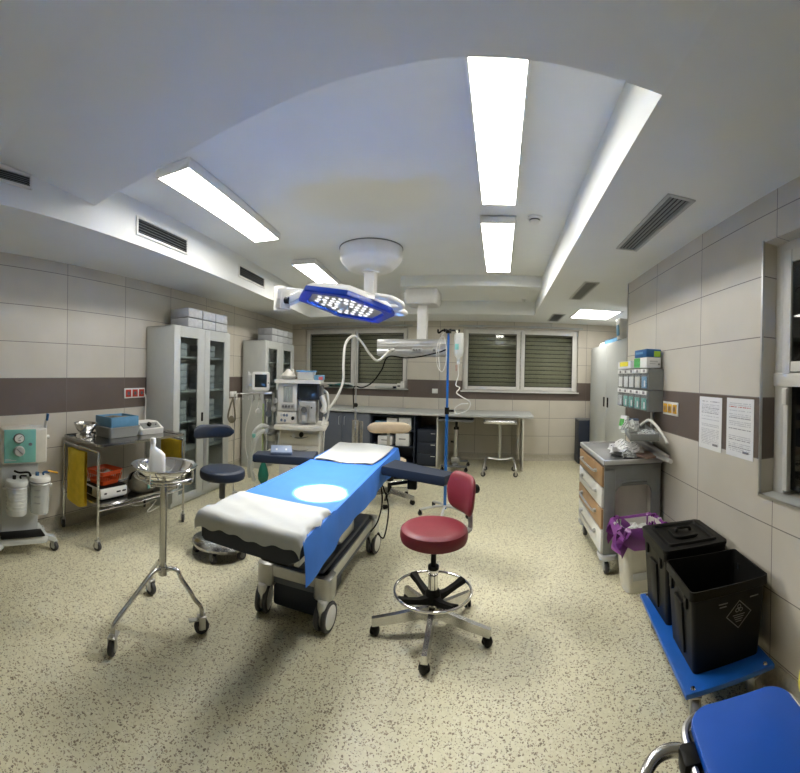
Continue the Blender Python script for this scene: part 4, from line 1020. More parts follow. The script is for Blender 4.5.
# absorber and breathing circuit on its side
b = MB().lathe([(.001, 0), (.075, 0), (.08, .01), (.08, .06), (.06, .065), (.06, .09), (.085, .10), (.085, .14), (.05, .16), (.001, .165)], (-.35, -.09, .69), 24).build('absorber', 'satin', t)
MB().lathe([(.001, 0), (.062, 0), (.066, .01), (.066, .13), (.001, .13)], (-.35, -.09, .56), 24).build('canister', 'clear', t)
MB().box((-.27, -.03, .80), (.10, .06, .05), .008).cyl((-.35, -.09, .85), (-.35, -.09, 1.22), .016).cyl((-.30, .0, .95), (-.30, .0, 1.25), .03).build('absorber_arm', 'satin', t)
MB().lathe([(.001, 0), (.034, 0), (.036, .02), (.034, .035), (.001, .04)], (-.41, -.19, .80), 18, axis=(0, -1, .2)).build('valve_dome', 'clear', t)
MB().lathe([(.001, 0), (.03, 0), (.034, .02), (.02, .05), (.001, .05)], (-.30, -.16, 1.14), 16, axis=(0, -1, 0)).lathe([(.001, 0), (.03, 0), (.034, .02), (.02, .05), (.001, .05)], (-.32, -.16, 1.05), 16, axis=(0, -1, 0)).build('pressure_gauge', 'alu', t)
def ribbed(pts, r, m, name):
    P = [V(p) for p in pts]
    b = MB(); seg = []
    tmp = []
    N = len(P)
    for i in range(N-1):
        p0, p1, p2, p3 = P[max(0, i-1)], P[i], P[i+1], P[min(N-1, i+2)]
        for k in range(14):
            s = k/14; tmp.append(.5*((2*p1)+(p2-p0)*s+(2*p0-5*p1+4*p2-p3)*s*s+(3*p1-p0-3*p2+p3)*s**3))
    x = None; secs = []
    for i, p in enumerate(tmp):
        d = (tmp[min(i+1, len(tmp)-1)]-tmp[max(0, i-1)]).normalized()
        if x is None: x, y, _ = frame(d)
        x = (x-d*x.dot(d)).normalized(); y = d.cross(x); q = r*(1 if i % 2 else .86)
        secs.append([p+(x*cos(2*pi*k/12)+y*sin(2*pi*k/12))*q for k in range(12)])
    b.loft(secs); return b.build(name, m, t)
ribbed([(-.40, -.16, .80), (-.46, -.24, .80), (-.53, -.27, .72), (-.57, -.26, .55), (-.59, -.24, .38), (-.56, -.20, .25)], .027, 'milky', 'breathing_hose')
ribbed([(-.40, -.12, .84), (-.48, -.20, .86), (-.56, -.25, .78), (-.60, -.24, .58), (-.63, -.22, .40), (-.62, -.20, .28)], .025, 'milky', 'breathing_hose')
MB().lathe([(.001, .0), (.022, .0), (.024, .04), (.001, .04)], (-.55, -.28, .74), 16).build('hose_joint', 'teal', t)
b = MB(); b.lathe([(.001, 0), (.03, .005), (.062, .05), (.07, .10), (.055, .17), (.028, .23), (.018, .26), (.001, .26)], (-.42, -.27, .24), 20, sy=.75).build('breathing_bag', 'greenrub', t)
MB().cyl((-.42, -.27, .50), (-.42, -.27, .56), .016, n=12).cyl((-.42, -.27, .55), (-.35, -.12, .60), .016, n=12).build('bag_mount', 'plastic', t)
MB().cyl((-.46, -.10, .50), (-.46, -.10, 1.12), .014, n=10).build('green_tube', 'lime', t) if False else MB().cyl((-.47, -.14, .55), (-.47, -.14, 1.10), .013, n=10).build('green_tube', mat('pale_green', (.38, .46, .22), .5), t)
# patient monitor beside it
t = thing('patient_monitor', 'small patient monitor with a dark screen on a stand beside the anaesthesia machine', 'monitor', (-2.535, 3.725, 0), .58)
b = MB(); b.loft([[(x*k, yy, 1.345+z*k) for x, z in rrect(.20, .215, .025)] for k, yy in ((.80, .14), (.96, .10), (1., .02), (1., -.02), (.95, -.032))]).build('housing', 'plastic', t)
MB().box((.0, -.032, 1.352), (.135, .006, .145), .003).build('screen', 'screen', t)
MB().cyl((.085, -.03, 1.33), (.085, -.042, 1.33), .008, n=10).build('button', 'darkgrey', t)
MB().box((-.12, .07, 1.36), (.06, .09, .13), .015).tube([(-.13, .06, 1.42), (-.15, .06, 1.44), (-.15, .06, 1.26), (-.12, .06, 1.22), (.0, .04, 1.215)], .009, smooth=4).build('module', 'lightgrey', t)
MB().box((.0, .05, 1.215), (.26, .14, .022), .006).build('mount_shelf', 'alu', t)
MB().cyl((.05, .10, .12), (.05, .10, 1.205), .019, n=14).build('post', 'satin', t)
MB().box((.09, .05, 1.17), (.10, .05, .05), .006).box((.10, .06, 1.05), (.05, .05, .12), .006).cyl((.09, .0, .98), (.09, .06, .98), .034).build('clamp_block', 'darkgrey', t)
for k in range(4):
    a_ = .6+k*pi/2; MB().tube([(.05, .10, .13), (.05+.19*cos(a_), .10+.19*sin(a_), .075)], .014).build('base_leg', 'satin', t)
    caster(t, (.05+.19*cos(a_), .10+.19*sin(a_)), .026, .02, rz=a_, fork='black', stem=.008)
# rail stand with hooks
t = thing('hook_stand', 'thin metal stand with a top rail of hooks beside the second cabinet', 'stand', (-2.73, 3.755, 0), .62)
MB().tube([(-.155, 0, .05), (-.155, 0, 1.185), (-.14, 0, 1.195), (.14, 0, 1.195)], .007, n=8).build('frame_tube', 'satin', t)
for i in range(5):
    x = -.13+i*.065; MB().tube([(x, 0, 1.195), (x, -.015, 1.17), (x, -.02, 1.14), (x+.006, -.035, 1.13), (x+.008, -.045, 1.145)], .0055, smooth=3, n=6).build('hook', 'plastic', t)
MB().tube([(-.155, -.20, .02), (-.155, -.02, .05), (-.155, .20, .02)], .012).tube([(-.155, 0, .05), (.12, 0, .02)], .012).build('base_foot', 'satin', t)
o = MB().tube([(-2.860, 3.640, 1.15), (-2.890, 3.625, 1.05), (-2.915, 3.620, 0.92), (-2.880, 3.635, 0.86), (-2.840, 3.655, 0.90), (-2.850, 3.655, 1.02), (-2.865, 3.645, 1.13)], .010, smooth=6).sphere((-2.875, 3.635, .90), .035, (1, .6, 1.2)).build('oxygen_mask', 'bag'); tag(o, 'taupe mask with tubing hung on the end of the hook rail', 'mask')
o = MB().tube([(-2.670, 3.765, 1.14), (-2.690, 3.735, 0.98), (-2.730, 3.725, 0.80), (-2.720, 3.715, 0.55), (-2.650, 3.735, 0.35), (-2.570, 3.755, 0.25)], .006, smooth=6).build('clear_tube', 'plastic'); tag(o, 'clear thin tube hanging from the middle of the hook rail', 'tube')
t = thing('valve', 'white round valve hanging beside the hook rail', 'valve', (-2.62, 3.79, 1.0), .62)
MB().lathe([(.001, 0), (.028, 0), (.034, .012), (.028, .03), (.001, .032)], (0, 0, 0), 18, axis=(.5, -1, 0)).build('disc', 'white', t)
MB().tube([(0, 0, .02), (.01, .0, .10), (0, .01, .145)], .005, smooth=4).build('cord', 'plastic', t)
# things on its top shelf
def AP(x, y, z): return loc_of(AM, AR, x*.84, y, z)
bpy.data.objects['anaesthesia_machine'].scale.x = .84
t = thing('steel_dish', 'shallow dish holding a rumpled mask on the anaesthesia machine top, monitor side', 'dish', AP(-.155, -.06, 1.373), AR)
MB().lathe([(.001, 0), (.06, 0), (.095, .035), (.10, .04), (.092, .036), (.055, .006), (.001, .006)], n=28).build('dish_shell', 'satin', t)
MB().lathe([(.075, .02), (.078, .045), (.06, .075), (.03, .10), (.018, .115), (.001, .118)], n=18, sx=1, sy=.8).torus((0, 0, .042), .07, .012, n=20).tube([(.03, 0, .10), (.055, -.02, .105), (.06, -.03, .07)], .010, smooth=4).build('mask', 'cream', t)
t = thing('lidded_box', 'clear box with a blue lid on the anaesthesia machine top', 'box', AP(.085, -.04, 1.373), AR-.08)
MB().box((0, 0, .045), (.185, .13, .088), .008).build('tub', 'milky', t)
MB().box((0, 0, .096), (.21, .145, .016), .005).build('lid', 'bluebox', t)
MB().box((.01, 0, .035), (.12, .09, .05), .01).build('packets', 'cream', t)
t = thing('small_blue_box', 'small blue box with a red corner at the window end of the machine top', 'box', AP(.255, -.04, 1.373), AR-.05)
MB().box((0, 0, .028), (.11, .10, .056), .006).build('carton', 'bluebox', t)
MB().box((.022, -.051, .022), (.045, .004, .034), .001).build('red_patch', 'inkred', t)
# steel telescopic stand behind the table
t = thing('telescopic_stand', 'thick stainless telescopic post with a thin rod, behind the operating table head', 'stand', (-1.63, 4.34, 0))
MB().cyl((0, 0, .06), (0, 0, .915), .040, n=20).cyl((.055, .05, .06), (.055, .05, .90), .022, n=16).build('outer_tube', 'steel', t)
MB().cyl((0, 0, .91), (0, 0, 1.06), .012, n=12).cyl((0, 0, 1.05), (0, 0, 1.93), .0065, n=10).build('rod', 'satin', t)
MB().lathe([(.001, 0), (.02, .003), (.028, .025), (.02, .045), (.001, .05)], (0, 0, 1.065), 16).build('height_knob', 'black', t)
MB().lathe([(.001, 0), (.12, 0), (.125, .02), (.10, .05), (.05, .07), (.001, .07)], n=32).build('foot_plate', 'satin', t)

# ------------------------------------------------------------------ long bench under the back windows
BF, BZ = 6.12, .862
o = MB().box((-1.42, (BF+6.985)/2, BZ-.02), (3.90, 6.985-BF, .04), .006).build('worktop', 'cab'); tag(o, 'long grey worktop running along the back wall under the windows', 'worktop')
def upright(x, lab, m='cab', y0=BF+.02):
    o = MB().box((x, (y0+6.94)/2, (BZ-.041)/2+.0), (.022, 6.94-y0, BZ-.042), .002).build('end_panel', m); tag(o, lab, 'panel')
upright(.375, 'cream end panel under the worktop end by the open floor', 'cream'); upright(-.955, 'cream upright panel under the worktop between cupboards and tray tables', 'cream')
t = thing('base_cupboard', 'closed slate-grey base cupboard under the worktop behind the anaesthesia machine', 'cupboard', (-2.55, 6.55, 0))
MB().box((0, 0, .41), (.98, .76, .80), .004).build('carcass', 'slate', t)
for s in (-1, 1):
    d = MB().box((s*.245, -.389, .43), (.48, .018, .74), .004).build('door', 'slate', t)
    MB().tube([(s*.05, -.397, .60), (s*.05, -.42, .61), (s*.05, -.42, .73), (s*.05, -.397, .74)], .005).build('handle', 'alu', d)
t = thing('open_shelf_unit', 'dark blue open shelf unit under the worktop, holding white boxes', 'shelf unit', (-1.69, 6.45, 0))
b = MB()
for x in (-.36, .36): b.box((x, 0, .40), (.02, .52, .79), .002)
b.box((0, .25, .40), (.70, .02, .79)).build('carcass', 'navyshade', t)
for z in (.03, .30, .56, .785): MB().box((0, -.01, z), (.70, .50, .02), .002).build('shelf', 'navyshade', t)
for i, (x, w_, h_, z, m, lb) in enumerate(((-.22, .17, .12, .571, 'bluebox', 'blue-grey box in the open shelf unit, at the cupboard end of the upper shelf'), (-.02, .17, .18, .571, 'paper', 'white box standing in the middle of the open shelf unit, upper shelf'), (.20, .20, .19, .571, 'paper', 'white box at the drawer end of the open shelf unit, upper shelf'), (-.13, .24, .14, .311, 'paper', 'low white box on the middle shelf of the open shelf unit'), (.16, .22, .20, .311, 'paper', 'taller white box on the middle shelf of the open shelf unit'))):
    t2 = thing('carton', lb, 'box', (-1.69+x, 6.33, z))
    MB().box((0, 0, h_/2), (w_, .22, h_), .004).build('carton_body', m, t2)
    MB().box((0, -.111, h_*.55), (w_*.5, .003, h_*.10)).build('print', 'inkdark', t2)
t = thing('drawer_chest', 'dark navy drawer chest under the worktop beside the upright panel', 'chest', (-1.133, 6.55, 0))
MB().box((0, 0, .30), (.325, .60, .58), .005).build('carcass', 'navyshade', t)
for z in (.12, .30, .48):
    d = MB().box((0, -.306, z), (.31, .016, .165), .004).build('drawer', 'navyshade', t)
    MB().box((.10, -.318, z+.05), (.07, .012, .010), .003).build('handle', 'alu', d)
def mayo(lab, x, y, style):
    t = thing('tray_table', lab, 'table', (x, y, 0))
    w_ = .50 if style else .54
    b = MB(); b.loft([[(q, p, z) for q, p in rrect(w_*k, .36*k, .03)] for k, z in ((.97, .758), (1, .762), (1.01, .792), (.99, .792), (.975, .768), (.1, .766))]).build('tray', 'steel' if style else 'darkgrey', t)
    if style:
        MB().cyl((0, .05, .22), (0, .05, .755), .024, n=16).box((0, .05, .75), (.20, .10, .012), .003).build('column', 'satin', t)
        for s in (-1, 1):
            MB().tube([(0, .05, .20), (s*.12, .05, .215), (s*.19, .05-.0*s, .23), (s*.21, -.02, .22), (s*.235, -.20, .12), (s*.235, -.20, .09)], .015, smooth=5).build('leg', 'satin', t)
            MB().tube([(s*.19, .06, .23), (s*.22, .16, .15), (s*.22, .18, .09)], .014, smooth=4).build('leg', 'satin', t)
            for yy in (-.20, .18): caster(t, (s*.235 if yy < 0 else s*.22, yy), .036, .026, rz=.4*s, stem=.012)
    else:
        MB().cyl((0, .05, .16), (0, .05, .64), .036, n=16).build('column', 'satin', t)
        MB().cyl((0, .05, .62), (0, .05, .755), .022, n=16).cyl((0, .05, .615), (0, .05, .655), .042, n=16).build('inner_column', 'black', t)
        MB().cyl((-.034, .05, .42), (-.085, .05, .42), .016, n=10).build('clamp_knob', 'black', t)
        MB().box((0, .05, .14), (.13, .13, .09), .01).build('column_foot', 'satin', t)
        MB().box((0, .05, .082), (.09, .46, .03), .008).box((0, -.16, .082), (.40, .05, .03), .008).box((0, .24, .082), (.36, .05, .03), .008).build('base_frame', 'darkgrey', t)
        for x_ in (-.18, .18):
            for yy in (-.16, .24): caster(t, (x_, yy), .03, .024, rz=.3, fork='black', stem=.006)
    return t
mayo('wheeled tray table with a dark tray and thick post, under the worktop by the panel', -.665, 6.18, 0)
mayo('wheeled steel tray table with bent legs, under the open end of the worktop', .02, 6.00, 1)
# small things on the near window sill and worktop
o = MB().sheet(lambda u, v: ((u-.5)*.50, (v-.5)*.22, .045+.02*sin(6*u+2)*sin(4*v+1)-.03*(2*u-1)**4), 16, 10).sheet(lambda u, v: ((u-.5)*.50, (v-.5)*.22, .002), 4, 4).build('folded_drape', 'tealcloth', None, (-2.92, 6.945, 1.204)); tag(o, 'teal folded drape lying on the sill of the window behind the machine', 'cloth')
t = thing('sill_device', 'small white device on the window sill end beside the gas console', 'device', (-1.745, 6.93, 1.204))
MB().box((0, 0, .05), (.14, .10, .09), .012).box((.03, 0, .11), (.07, .08, .04), .01).build('casing', 'plastic', t); MB().box((-.03, -.052, .045), (.05, .004, .03)).build('window', 'darkgrey', t)
t = thing('sill_box', 'low grey box with dark ends on the window sill under the console', 'box', (-2.06, 6.93, 1.204))
MB().box((0, 0, .02), (.34, .09, .036), .006).build('casing', 'cab', t); MB().box((.19, 0, .02), (.06, .07, .04), .006).build('dark_end', 'black', t)
t = thing('dark_cabinet', 'low dark navy cabinet against the back wall beside the tall lockers', 'cabinet', (1.47, 6.80, 0))
MB().box((0, 0, .375), (.26, .34, .73), .006).build('carcass', 'navyshade', t)
MB().box((0, 0, .748), (.27, .35, .016), .003).build('top_board', 'darkgrey', t)
d = MB().box((0, -.176, .39), (.25, .014, .66), .003).build('door', 'navyshade', t)
MB().sphere((.09, -.190, .52), .013).build('knob', 'alu', d)

# ------------------------------------------------------------------ tall lockers in the niche
t = thing('steel_locker', 'tall grey two-door steel locker in the niche past the tiled wall', 'locker', (1.80, 5.60, 0))
MB().box((.02, 0, .99), (.56, 2.0, 1.96), .004).build('carcass', 'cab', t)
for s in (-1, 1):
    d = MB().box((-.270, s*.498, .99), (.02, .99, 1.92), .004).build('door', 'cab', t)
    MB().box((-.285, s*.10-.02, 1.12), (.014, .05, .14), .004).build('lock_plate', 'black', d)
t = thing('blue_carton', 'flat blue carton lying on the tall steel locker', 'box', (1.74, 5.62, 1.972))
MB().box((0, 0, .035), (.30, .75, .065), .004).build('carton_body', 'bluebox', t); MB().box((0, 0, .070), (.31, .76, .006), .002).build('carton_lid', 'bluegrey', t)
t = thing('white_bag', 'small white bag on the far end of the tall steel locker', 'bag', (1.66, 6.25, 1.972)); t.scale = (.7, .7, .7)
b = MB(); b.loft([[((.10+.015*sin(3*a_))*cos(a_)*k, .20*sin(a_)*k, z) for a_ in [2*pi*i/16 for i in range(16)]] for k, z in ((.8, 0), (1, .02), (.9, .07), (.4, .10))]).build('bag_body', 'plastic', t)
t = thing('plastic_container', 'upright white container with a pale blue label on the steel locker', 'container', (1.60, 5.0, 1.972))
b = MB(); b.loft([[(x, y, z) for x, y in rrect(.20*k, .20*k, .03)] for k, z in ((.84, 0), (1, .235), (1.04, .237), (1.04, .262), (1.0, .265))]).build('container_body', 'white', t)
MB().box((-.0975, 0, .12), (.004, .12, .14), .001, ry=-.10).build('label_patch', 'bluebox', t)

# ------------------------------------------------------------------ medicine cart
CX0, CX1, CY0, CY1 = .775, 1.222, 2.835, 3.68
t = thing('medicine_cart', 'grey medicine cart with wood and white drawer fronts against the tiled wall', 'cart', ((CX0+CX1)/2, (CY0+CY1)/2, 0))
W_, L_ = CX1-CX0, CY1-CY0; hw, hl = W_/2, L_/2
b = MB()
# near side panel with an arched recess, far side, back, bottom
ap = .085
def arch(z): return ap if z < .60 else ap-.05*(1-sqrt(max(0, 1-((z-.60)/.08)**2)))
b.box((-hw+.0425, -hl+.012, .475), (.085, .024, .63), .003).box((hw-.0375, -hl+.012, .475), (.075, .024, .63), .003)
zs = [.60+.08*i/8 for i in range(9)]
L0, L1 = -hw+.085, hw-.075; mid = (L0+L1)/2; half = (L1-L0)/2
poly = [(L0, .80), (L0, .60)] + [(L0+.06*(1-cos(pi/2*i/8)), .60+.06*sin(pi/2*i/8)) for i in range(1, 9)] + [(L1-.06*(1-cos(pi/2*i/8)), .60+.06*sin(pi/2*i/8)) for i in range(8, 0, -1)] + [(L1, .60), (L1, .80)]
b.loft([[(x, y, z) for x, z in poly] for y in (-hl+.0005, -hl+.0235)])
b.box((0, -hl+.012, .795), (W_, .024, .03)).box((0, hl-.012, .475), (W_, .024, .63), .003).box((hw-.012, 0, .475), (.024, L_-.04, .63)).box((0, 0, .17), (W_-.02, L_-.02, .03))
b.build('carcass', 'midgrey', t, ang=30)
MB().box((mid, -hl+.10, .475), (half*2+.02, .012, .42)).box((L0-.004, -hl+.055, .475), (.008, .09, .42)).box((L1+.004, -hl+.055, .475), (.008, .09, .42)).box((mid, -hl+.055, .672), (half*2, .09, .008)).build('recess_lining', 'cream', t)
MB().tube([(mid-.10, -hl-.006, .680), (mid-.05, -hl-.014, .690), (mid+.05, -hl-.014, .692), (mid+.10, -hl-.006, .684)], .008, smooth=4).build('recess_lip', 'darkgrey', t)
b = MB(); b.prism(rrect(W_+.02, L_+.02, .025), .810, .845, .006).build('top', 'darkgrey', t)
b = MB()
for s in (-1, 1): b.box((s*(hw+.004), 0, .838), (.018, L_+.02, .036), .006)
for s in (-1, 1): b.box((0, s*(hl+.004), .838), (W_, .018, .036), .006)
b.build('edge_rail', 'lightgrey', t)
for i, (z0, z1, m) in enumerate(((.655, .800, 'wood'), (.500, .645, 'plastic'), (.345, .490, 'wood'), (.165, .335, 'plastic'))):
    d = MB().box((-hw-.008, 0, (z0+z1)/2), (.022, L_-.03, z1-z0), .006).build('drawer', m, t)
    z = z1-.055
    MB().tube([(-hw-.019, -.24, z), (-hw-.046, -.23, z-.002), (-hw-.048, .23, z-.002), (-hw-.019, .24, z)], .0085, n=8, smooth=3).build('handle', 'alu', d)
    for s in (-1, 1): MB().box((-hw-.028, s*.245, z), (.022, .04, .024), .006).build('handle_mount', 'lightgrey', d)
for sx in (-1, 1):
    for sy in (-1, 1):
        MB().prism(rrect(.13, .16, .04, cx=sx*(hw-.045), cy=sy*(hl-.06)), .120, .155, .008).build('corner_bumper', 'lightgrey', t)
        caster(t, (sx*(hw-.04), sy*(hl-.05)), .045, .028, rz=pi/2, wm='rubber', fork='lightgrey', stem=.02)
# waste bin in front of the recess
t = thing('waste_bin', 'cream waste bin lined with a purple film bag, against the medicine cart end', 'bin', (.985, 2.650, 0), .0)
b = MB(); b.loft([[(x, y, z) for x, y in rrect(.30*k, .24*k, .05)] for k, z in ((.74, .0), (.78, .01), (1., .42), (1.03, .425), (1.03, .44), (.97, .44), (.74, .02))]).build('bin_shell', 'cream', t)
MB().box((0, -.112, .12), (.16, .006, .05), .004).build('pedal_plate', 'cab', t)
rg = random.Random(5)
b = MB(); secs = []
for k, z, am in ((.80, .26, .01), (.94, .40, .012), (1.02, .455, .006), (1.10, .462, .008), (1.18, .44, .02), (1.25, .40, .035), (1.22, .36, .04), (1.28, .325, .05)):
    secs.append([(x*k+am*sin(7*i*.45+z*30), y*k+am*cos(5*i*.5+z*21), z+am*.8*sin(i*1.3+z*9)) for i, (x, y) in enumerate(rrect(.30, .24, .05, n=9))])
b.skin([b.ring(s_) for s_ in secs], cap=False); b.build('bin_bag', 'purple', t, ang=60)
b = MB()
for i in range(9):
    c = (rg.uniform(-.09, .09), rg.uniform(-.07, .07), .33+.012*i); b.sheet((lambda c, q: lambda u, v: (c[0]+(u-.5)*.12, c[1]+(v-.5)*.10, c[2]+.025*sin(6*u+q)*cos(5*v+q)))(c, i), 6, 6)
b.build('crumpled_waste', 'milky', t)
for s in (-1, 1): MB().box((s*.165, .02, .448), (.03, .03, .014), .004).build('bag_clip', 'lightgrey', t)
# tilt-bin dispenser, its post and arm
t = thing('dispenser_post', 'grey upright post with arm brackets behind the medicine cart', 'post', (1.2465, 3.10, 0))
MB().box((0, 0, .60), (.018, .045, 1.195), .004).build('upright', 'alu', t)
MB().box((0, 0, .012), (.018, .35, .022), .004).build('foot', 'alu', t)
MB().box((-.035, .02, 1.005), (.09, .05, .022), .004).build('tray_bracket', 'alu', t)
t = thing('tilt_bin_dispenser', 'grey wall dispenser with two rows of five clear tilting bins', 'dispenser', (1.185, 3.285, 1.20))
DX, DL = .135, .78; b = MB()
for z in (.0, .172):
    b.loft([[(x, y, z+q) for x, q in ((.068, .002), (-.056, .002), (-.056, .168), (.068, .168))] for y in (-DL/2, DL/2)])
b.build('carcass', 'midgrey', t, ang=20)
cm = ['bluebox', 'cream', 'paper', 'paper', 'paper', 'tealfill', 'tealfill', 'tealfill', 'teal', 'lightgrey']
for r_ in range(2):
    for i in range(5):
        y = -DL/2+.078+i*.156; z0 = .172*(1-r_); x = -.058
        b = MB(); b.box((x-.006, y, z0+.068), (.012, .146, .126), .003)
        tb = b.build('tilt_bin', 'clearfront', t)
        MB().box((x-.008, y+.004*((i*7)%3-1), z0+.060), (.004, .112, .092), .002).build('bin_content', cm[5+i] if r_ else cm[i], tb)
        MB().box((x-.010, y-.02, z0+.05), (.003, .03, .05), .002).build('bin_packet', 'paper', tb)
        MB().box((x-.010, y, z0+.150), (.012, .146, .034), .003).build('label_strip', 'paper', tb)
        MB().box((x-.0165, y-.015, z0+.150), (.003, .045, .022), .001).build('label_mark', 'inkdark', tb)
t = thing('glove_box', 'white glove box with a green print on the tilt-bin dispenser', 'box', (1.165, 3.03, 1.546), .06)
MB().box((0, 0, .042), (.125, .25, .082), .003).build('carton_body', 'paper', t)
MB().box((-.0635, .06, .042), (.003, .12, .075)).build('green_print', 'greenbox', t)
b = MB().box((.0, -.126, .052), (.07, .003, .010)).box((-.01, -.126, .034), (.05, .003, .006)).build('print_line', 'ink', t)
MB().box((.045, -.126, .03), (.014, .003, .014)).build('print_dot', 'inkdark', t)
t = thing('glove_box', 'deep blue glove box with a lime corner, topmost of its stack', 'box', (1.168, 3.035, 1.631), .03)
MB().box((0, 0, .032), (.125, .255, .062), .003).build('carton_body', 'deepblue', t)
MB().box((.03, -.1285, .026), (.055, .003, .045)).build('lime_patch', 'lime', t)
MB().box((-.0635, .02, .035), (.003, .16, .018)).build('print_line', 'bluebox', t)
t = thing('label_box', 'low white box with a bright yellow label on the dispenser top', 'box', (1.150, 3.42, 1.546), .0)
MB().box((0, 0, .034), (.115, .36, .066), .004).build('carton_body', 'paper', t)
MB().box((-.0585, -.0, .042), (.003, .24, .04)).box((0, -.0, .0675), (.10, .24, .002)).build('yellow_label', mat('yellow_label', (.75, .66, .05), .6), t)
# angled tray on the arm and the grey rail below
t = thing('arm_tray', 'narrow metal tray on the arm below the tilt-bin dispenser', 'tray', (1.080, 2.965, 1.018), -.22)
b = MB()
b.box((0, 0, .004), (.20, .68, .006), .001)
for s in (-1, 1): b.box((s*.10, 0, .026), (.005, .68, .05), .001).box((0, s*.34, .026), (.20, .005, .05), .001)
b.build('tray_shell', 'midgrey', t)
b = MB(); rg = random.Random(9)
def crumple(lab, nm, m, c, w_, l_, h_, seed, cat):
    s0 = seed; a = lambda i, j: sin(i*12.9+j*4.7+s0*3.1)
    o = MB().sheet(lambda u, v: ((u-.5)*w_+.01*a(u*3, v*2), (v-.5)*l_+.012*a(v*4, u*2), h_*(.55+.25*a(u*1.1, v*.7)+.2*a(u*.5, v*1.9))*(1-(2*u-1)**6*.8)*(1-(2*v-1)**6*.8)+.003), 16, 16).build(nm, m, None, c, -.22, ang=25); tag(o, lab, cat)
crumple('rumpled clear wrapper with green marks in the arm tray', 'plastic_wrapper', 'milky', (1.055, 3.09, 1.028), .15, .22, .10, 1, 'wrapper')
crumple('crumpled white gauze at the near end of the arm tray', 'gauze', 'pad', (1.10, 2.81, 1.028), .15, .20, .05, 2, 'gauze')
t = thing('green_packet', 'green and white packet standing in the far part of the arm tray', 'packet', (1.02, 3.16, 1.028), .3)
MB().box((0, 0, .065), (.03, .09, .12), .008, ry=.2).build('packet_body', 'paper', t); MB().box((-.024, 0, .07), (.004, .06, .06), .002, ry=.2).build('green_print', 'greenbox', t)
t = thing('small_carton', 'small blue-lidded carton at the far end of the arm tray', 'box', (1.00, 3.20, 1.028), -.3) if False else thing('small_carton', 'small pale carton at the far end of the arm tray', 'box', (1.115, 3.185, 1.028), -.3)
MB().box((0, 0, .045), (.08, .07, .085), .004).build('carton_body', 'paper', t); MB().box((0, 0, .088), (.082, .072, .012), .002).build('carton_lid', 'bluegrey', t)
o = MB().tube([(1.14, 3.08, 1.08), (1.17, 2.98, 1.13), (1.19, 2.88, 1.10), (1.205, 2.76, 1.03), (1.21, 2.70, .985)], .012, smooth=6).build('white_tube', 'plastic'); tag(o, 'white tube arching over the arm tray edge', 'tube')
o = MB().box((0, 0, 0), (.05, .70, .045), .006).build('rail_bar', 'alu', None, (1.205, 3.06, .905), .02); o.rotation_euler.x = .09; tag(o, 'sloping grey metal bar lying along the wall above the cart', 'bar')
o = MB().cyl((0, -.13, 0), (0, .13, 0), .016, n=12).cyl((0, .13, 0), (0, .16, 0), .010, n=12).build('white_rod', 'plastic', None, (1.19, 2.73, .872), .05); tag(o, 'thick white rod sticking out over the cart end at the wall', 'rod')
# things on the cart top
t = thing('kidney_dish', 'dark shallow dish on the medicine cart under white wrappings', 'dish', (1.01, 3.02, .8605), .3)
MB().lathe([(.001, 0), (.10, 0), (.135, .03), (.14, .034), (.13, .032), (.095, .006), (.001, .006)], n=28, sy=.75).build('dish_shell', 'satin', t)
crumple('open white instrument wrapping spread in the dish on the cart', 'instrument_wrapping', 'paper', (1.0, 3.06, .880), .26, .28, .09, 4, 'wrapping')
crumple('balled white packet with a red speck, at the near edge of the cart top', 'white_packet', 'pad', (.975, 2.885, .858), .10, .08, .065, 6, 'packet')
o = MB().box((0, 0, .008), (.19, .22, .014), .004).build('pink_folder', 'pink', None, (1.13, 2.915, .8600), .4); tag(o, 'flat pinkish folder on the cart top corner by the wall', 'folder')
crumple('white crumpled cloth at the far wall side of the cart top', 'cloth', 'pad', (1.10, 3.30, .858), .14, .18, .06, 8, 'cloth')

# ------------------------------------------------------------------ notices on the tiled wall
def notice(lab, y0, y1, z0, z1, seed):
    t = thing('notice', lab, 'notice', (XR-.001, (y0+y1)/2, (z0+z1)/2), 0)
    w_ = abs(y1-y0)*.86
    MB().box((0, 0, 0), (.002, abs(y1-y0), z1-z0)).build('sheet', print_mat('notice_print', seed), t)
    MB().box((-.002, -w_*.28, -(z1-z0)/2+.035), (.001, w_*.25, .012)).build('signature', 'inkdark', t)
notice('printed white notice on the brown band, the one farther from the hatch window', 2.295, 2.02, 1.025, 1.352, 3)
notice('printed white notice on the brown band, the one closer to the hatch window', 1.965, 1.70, 1.030, 1.358, 8)

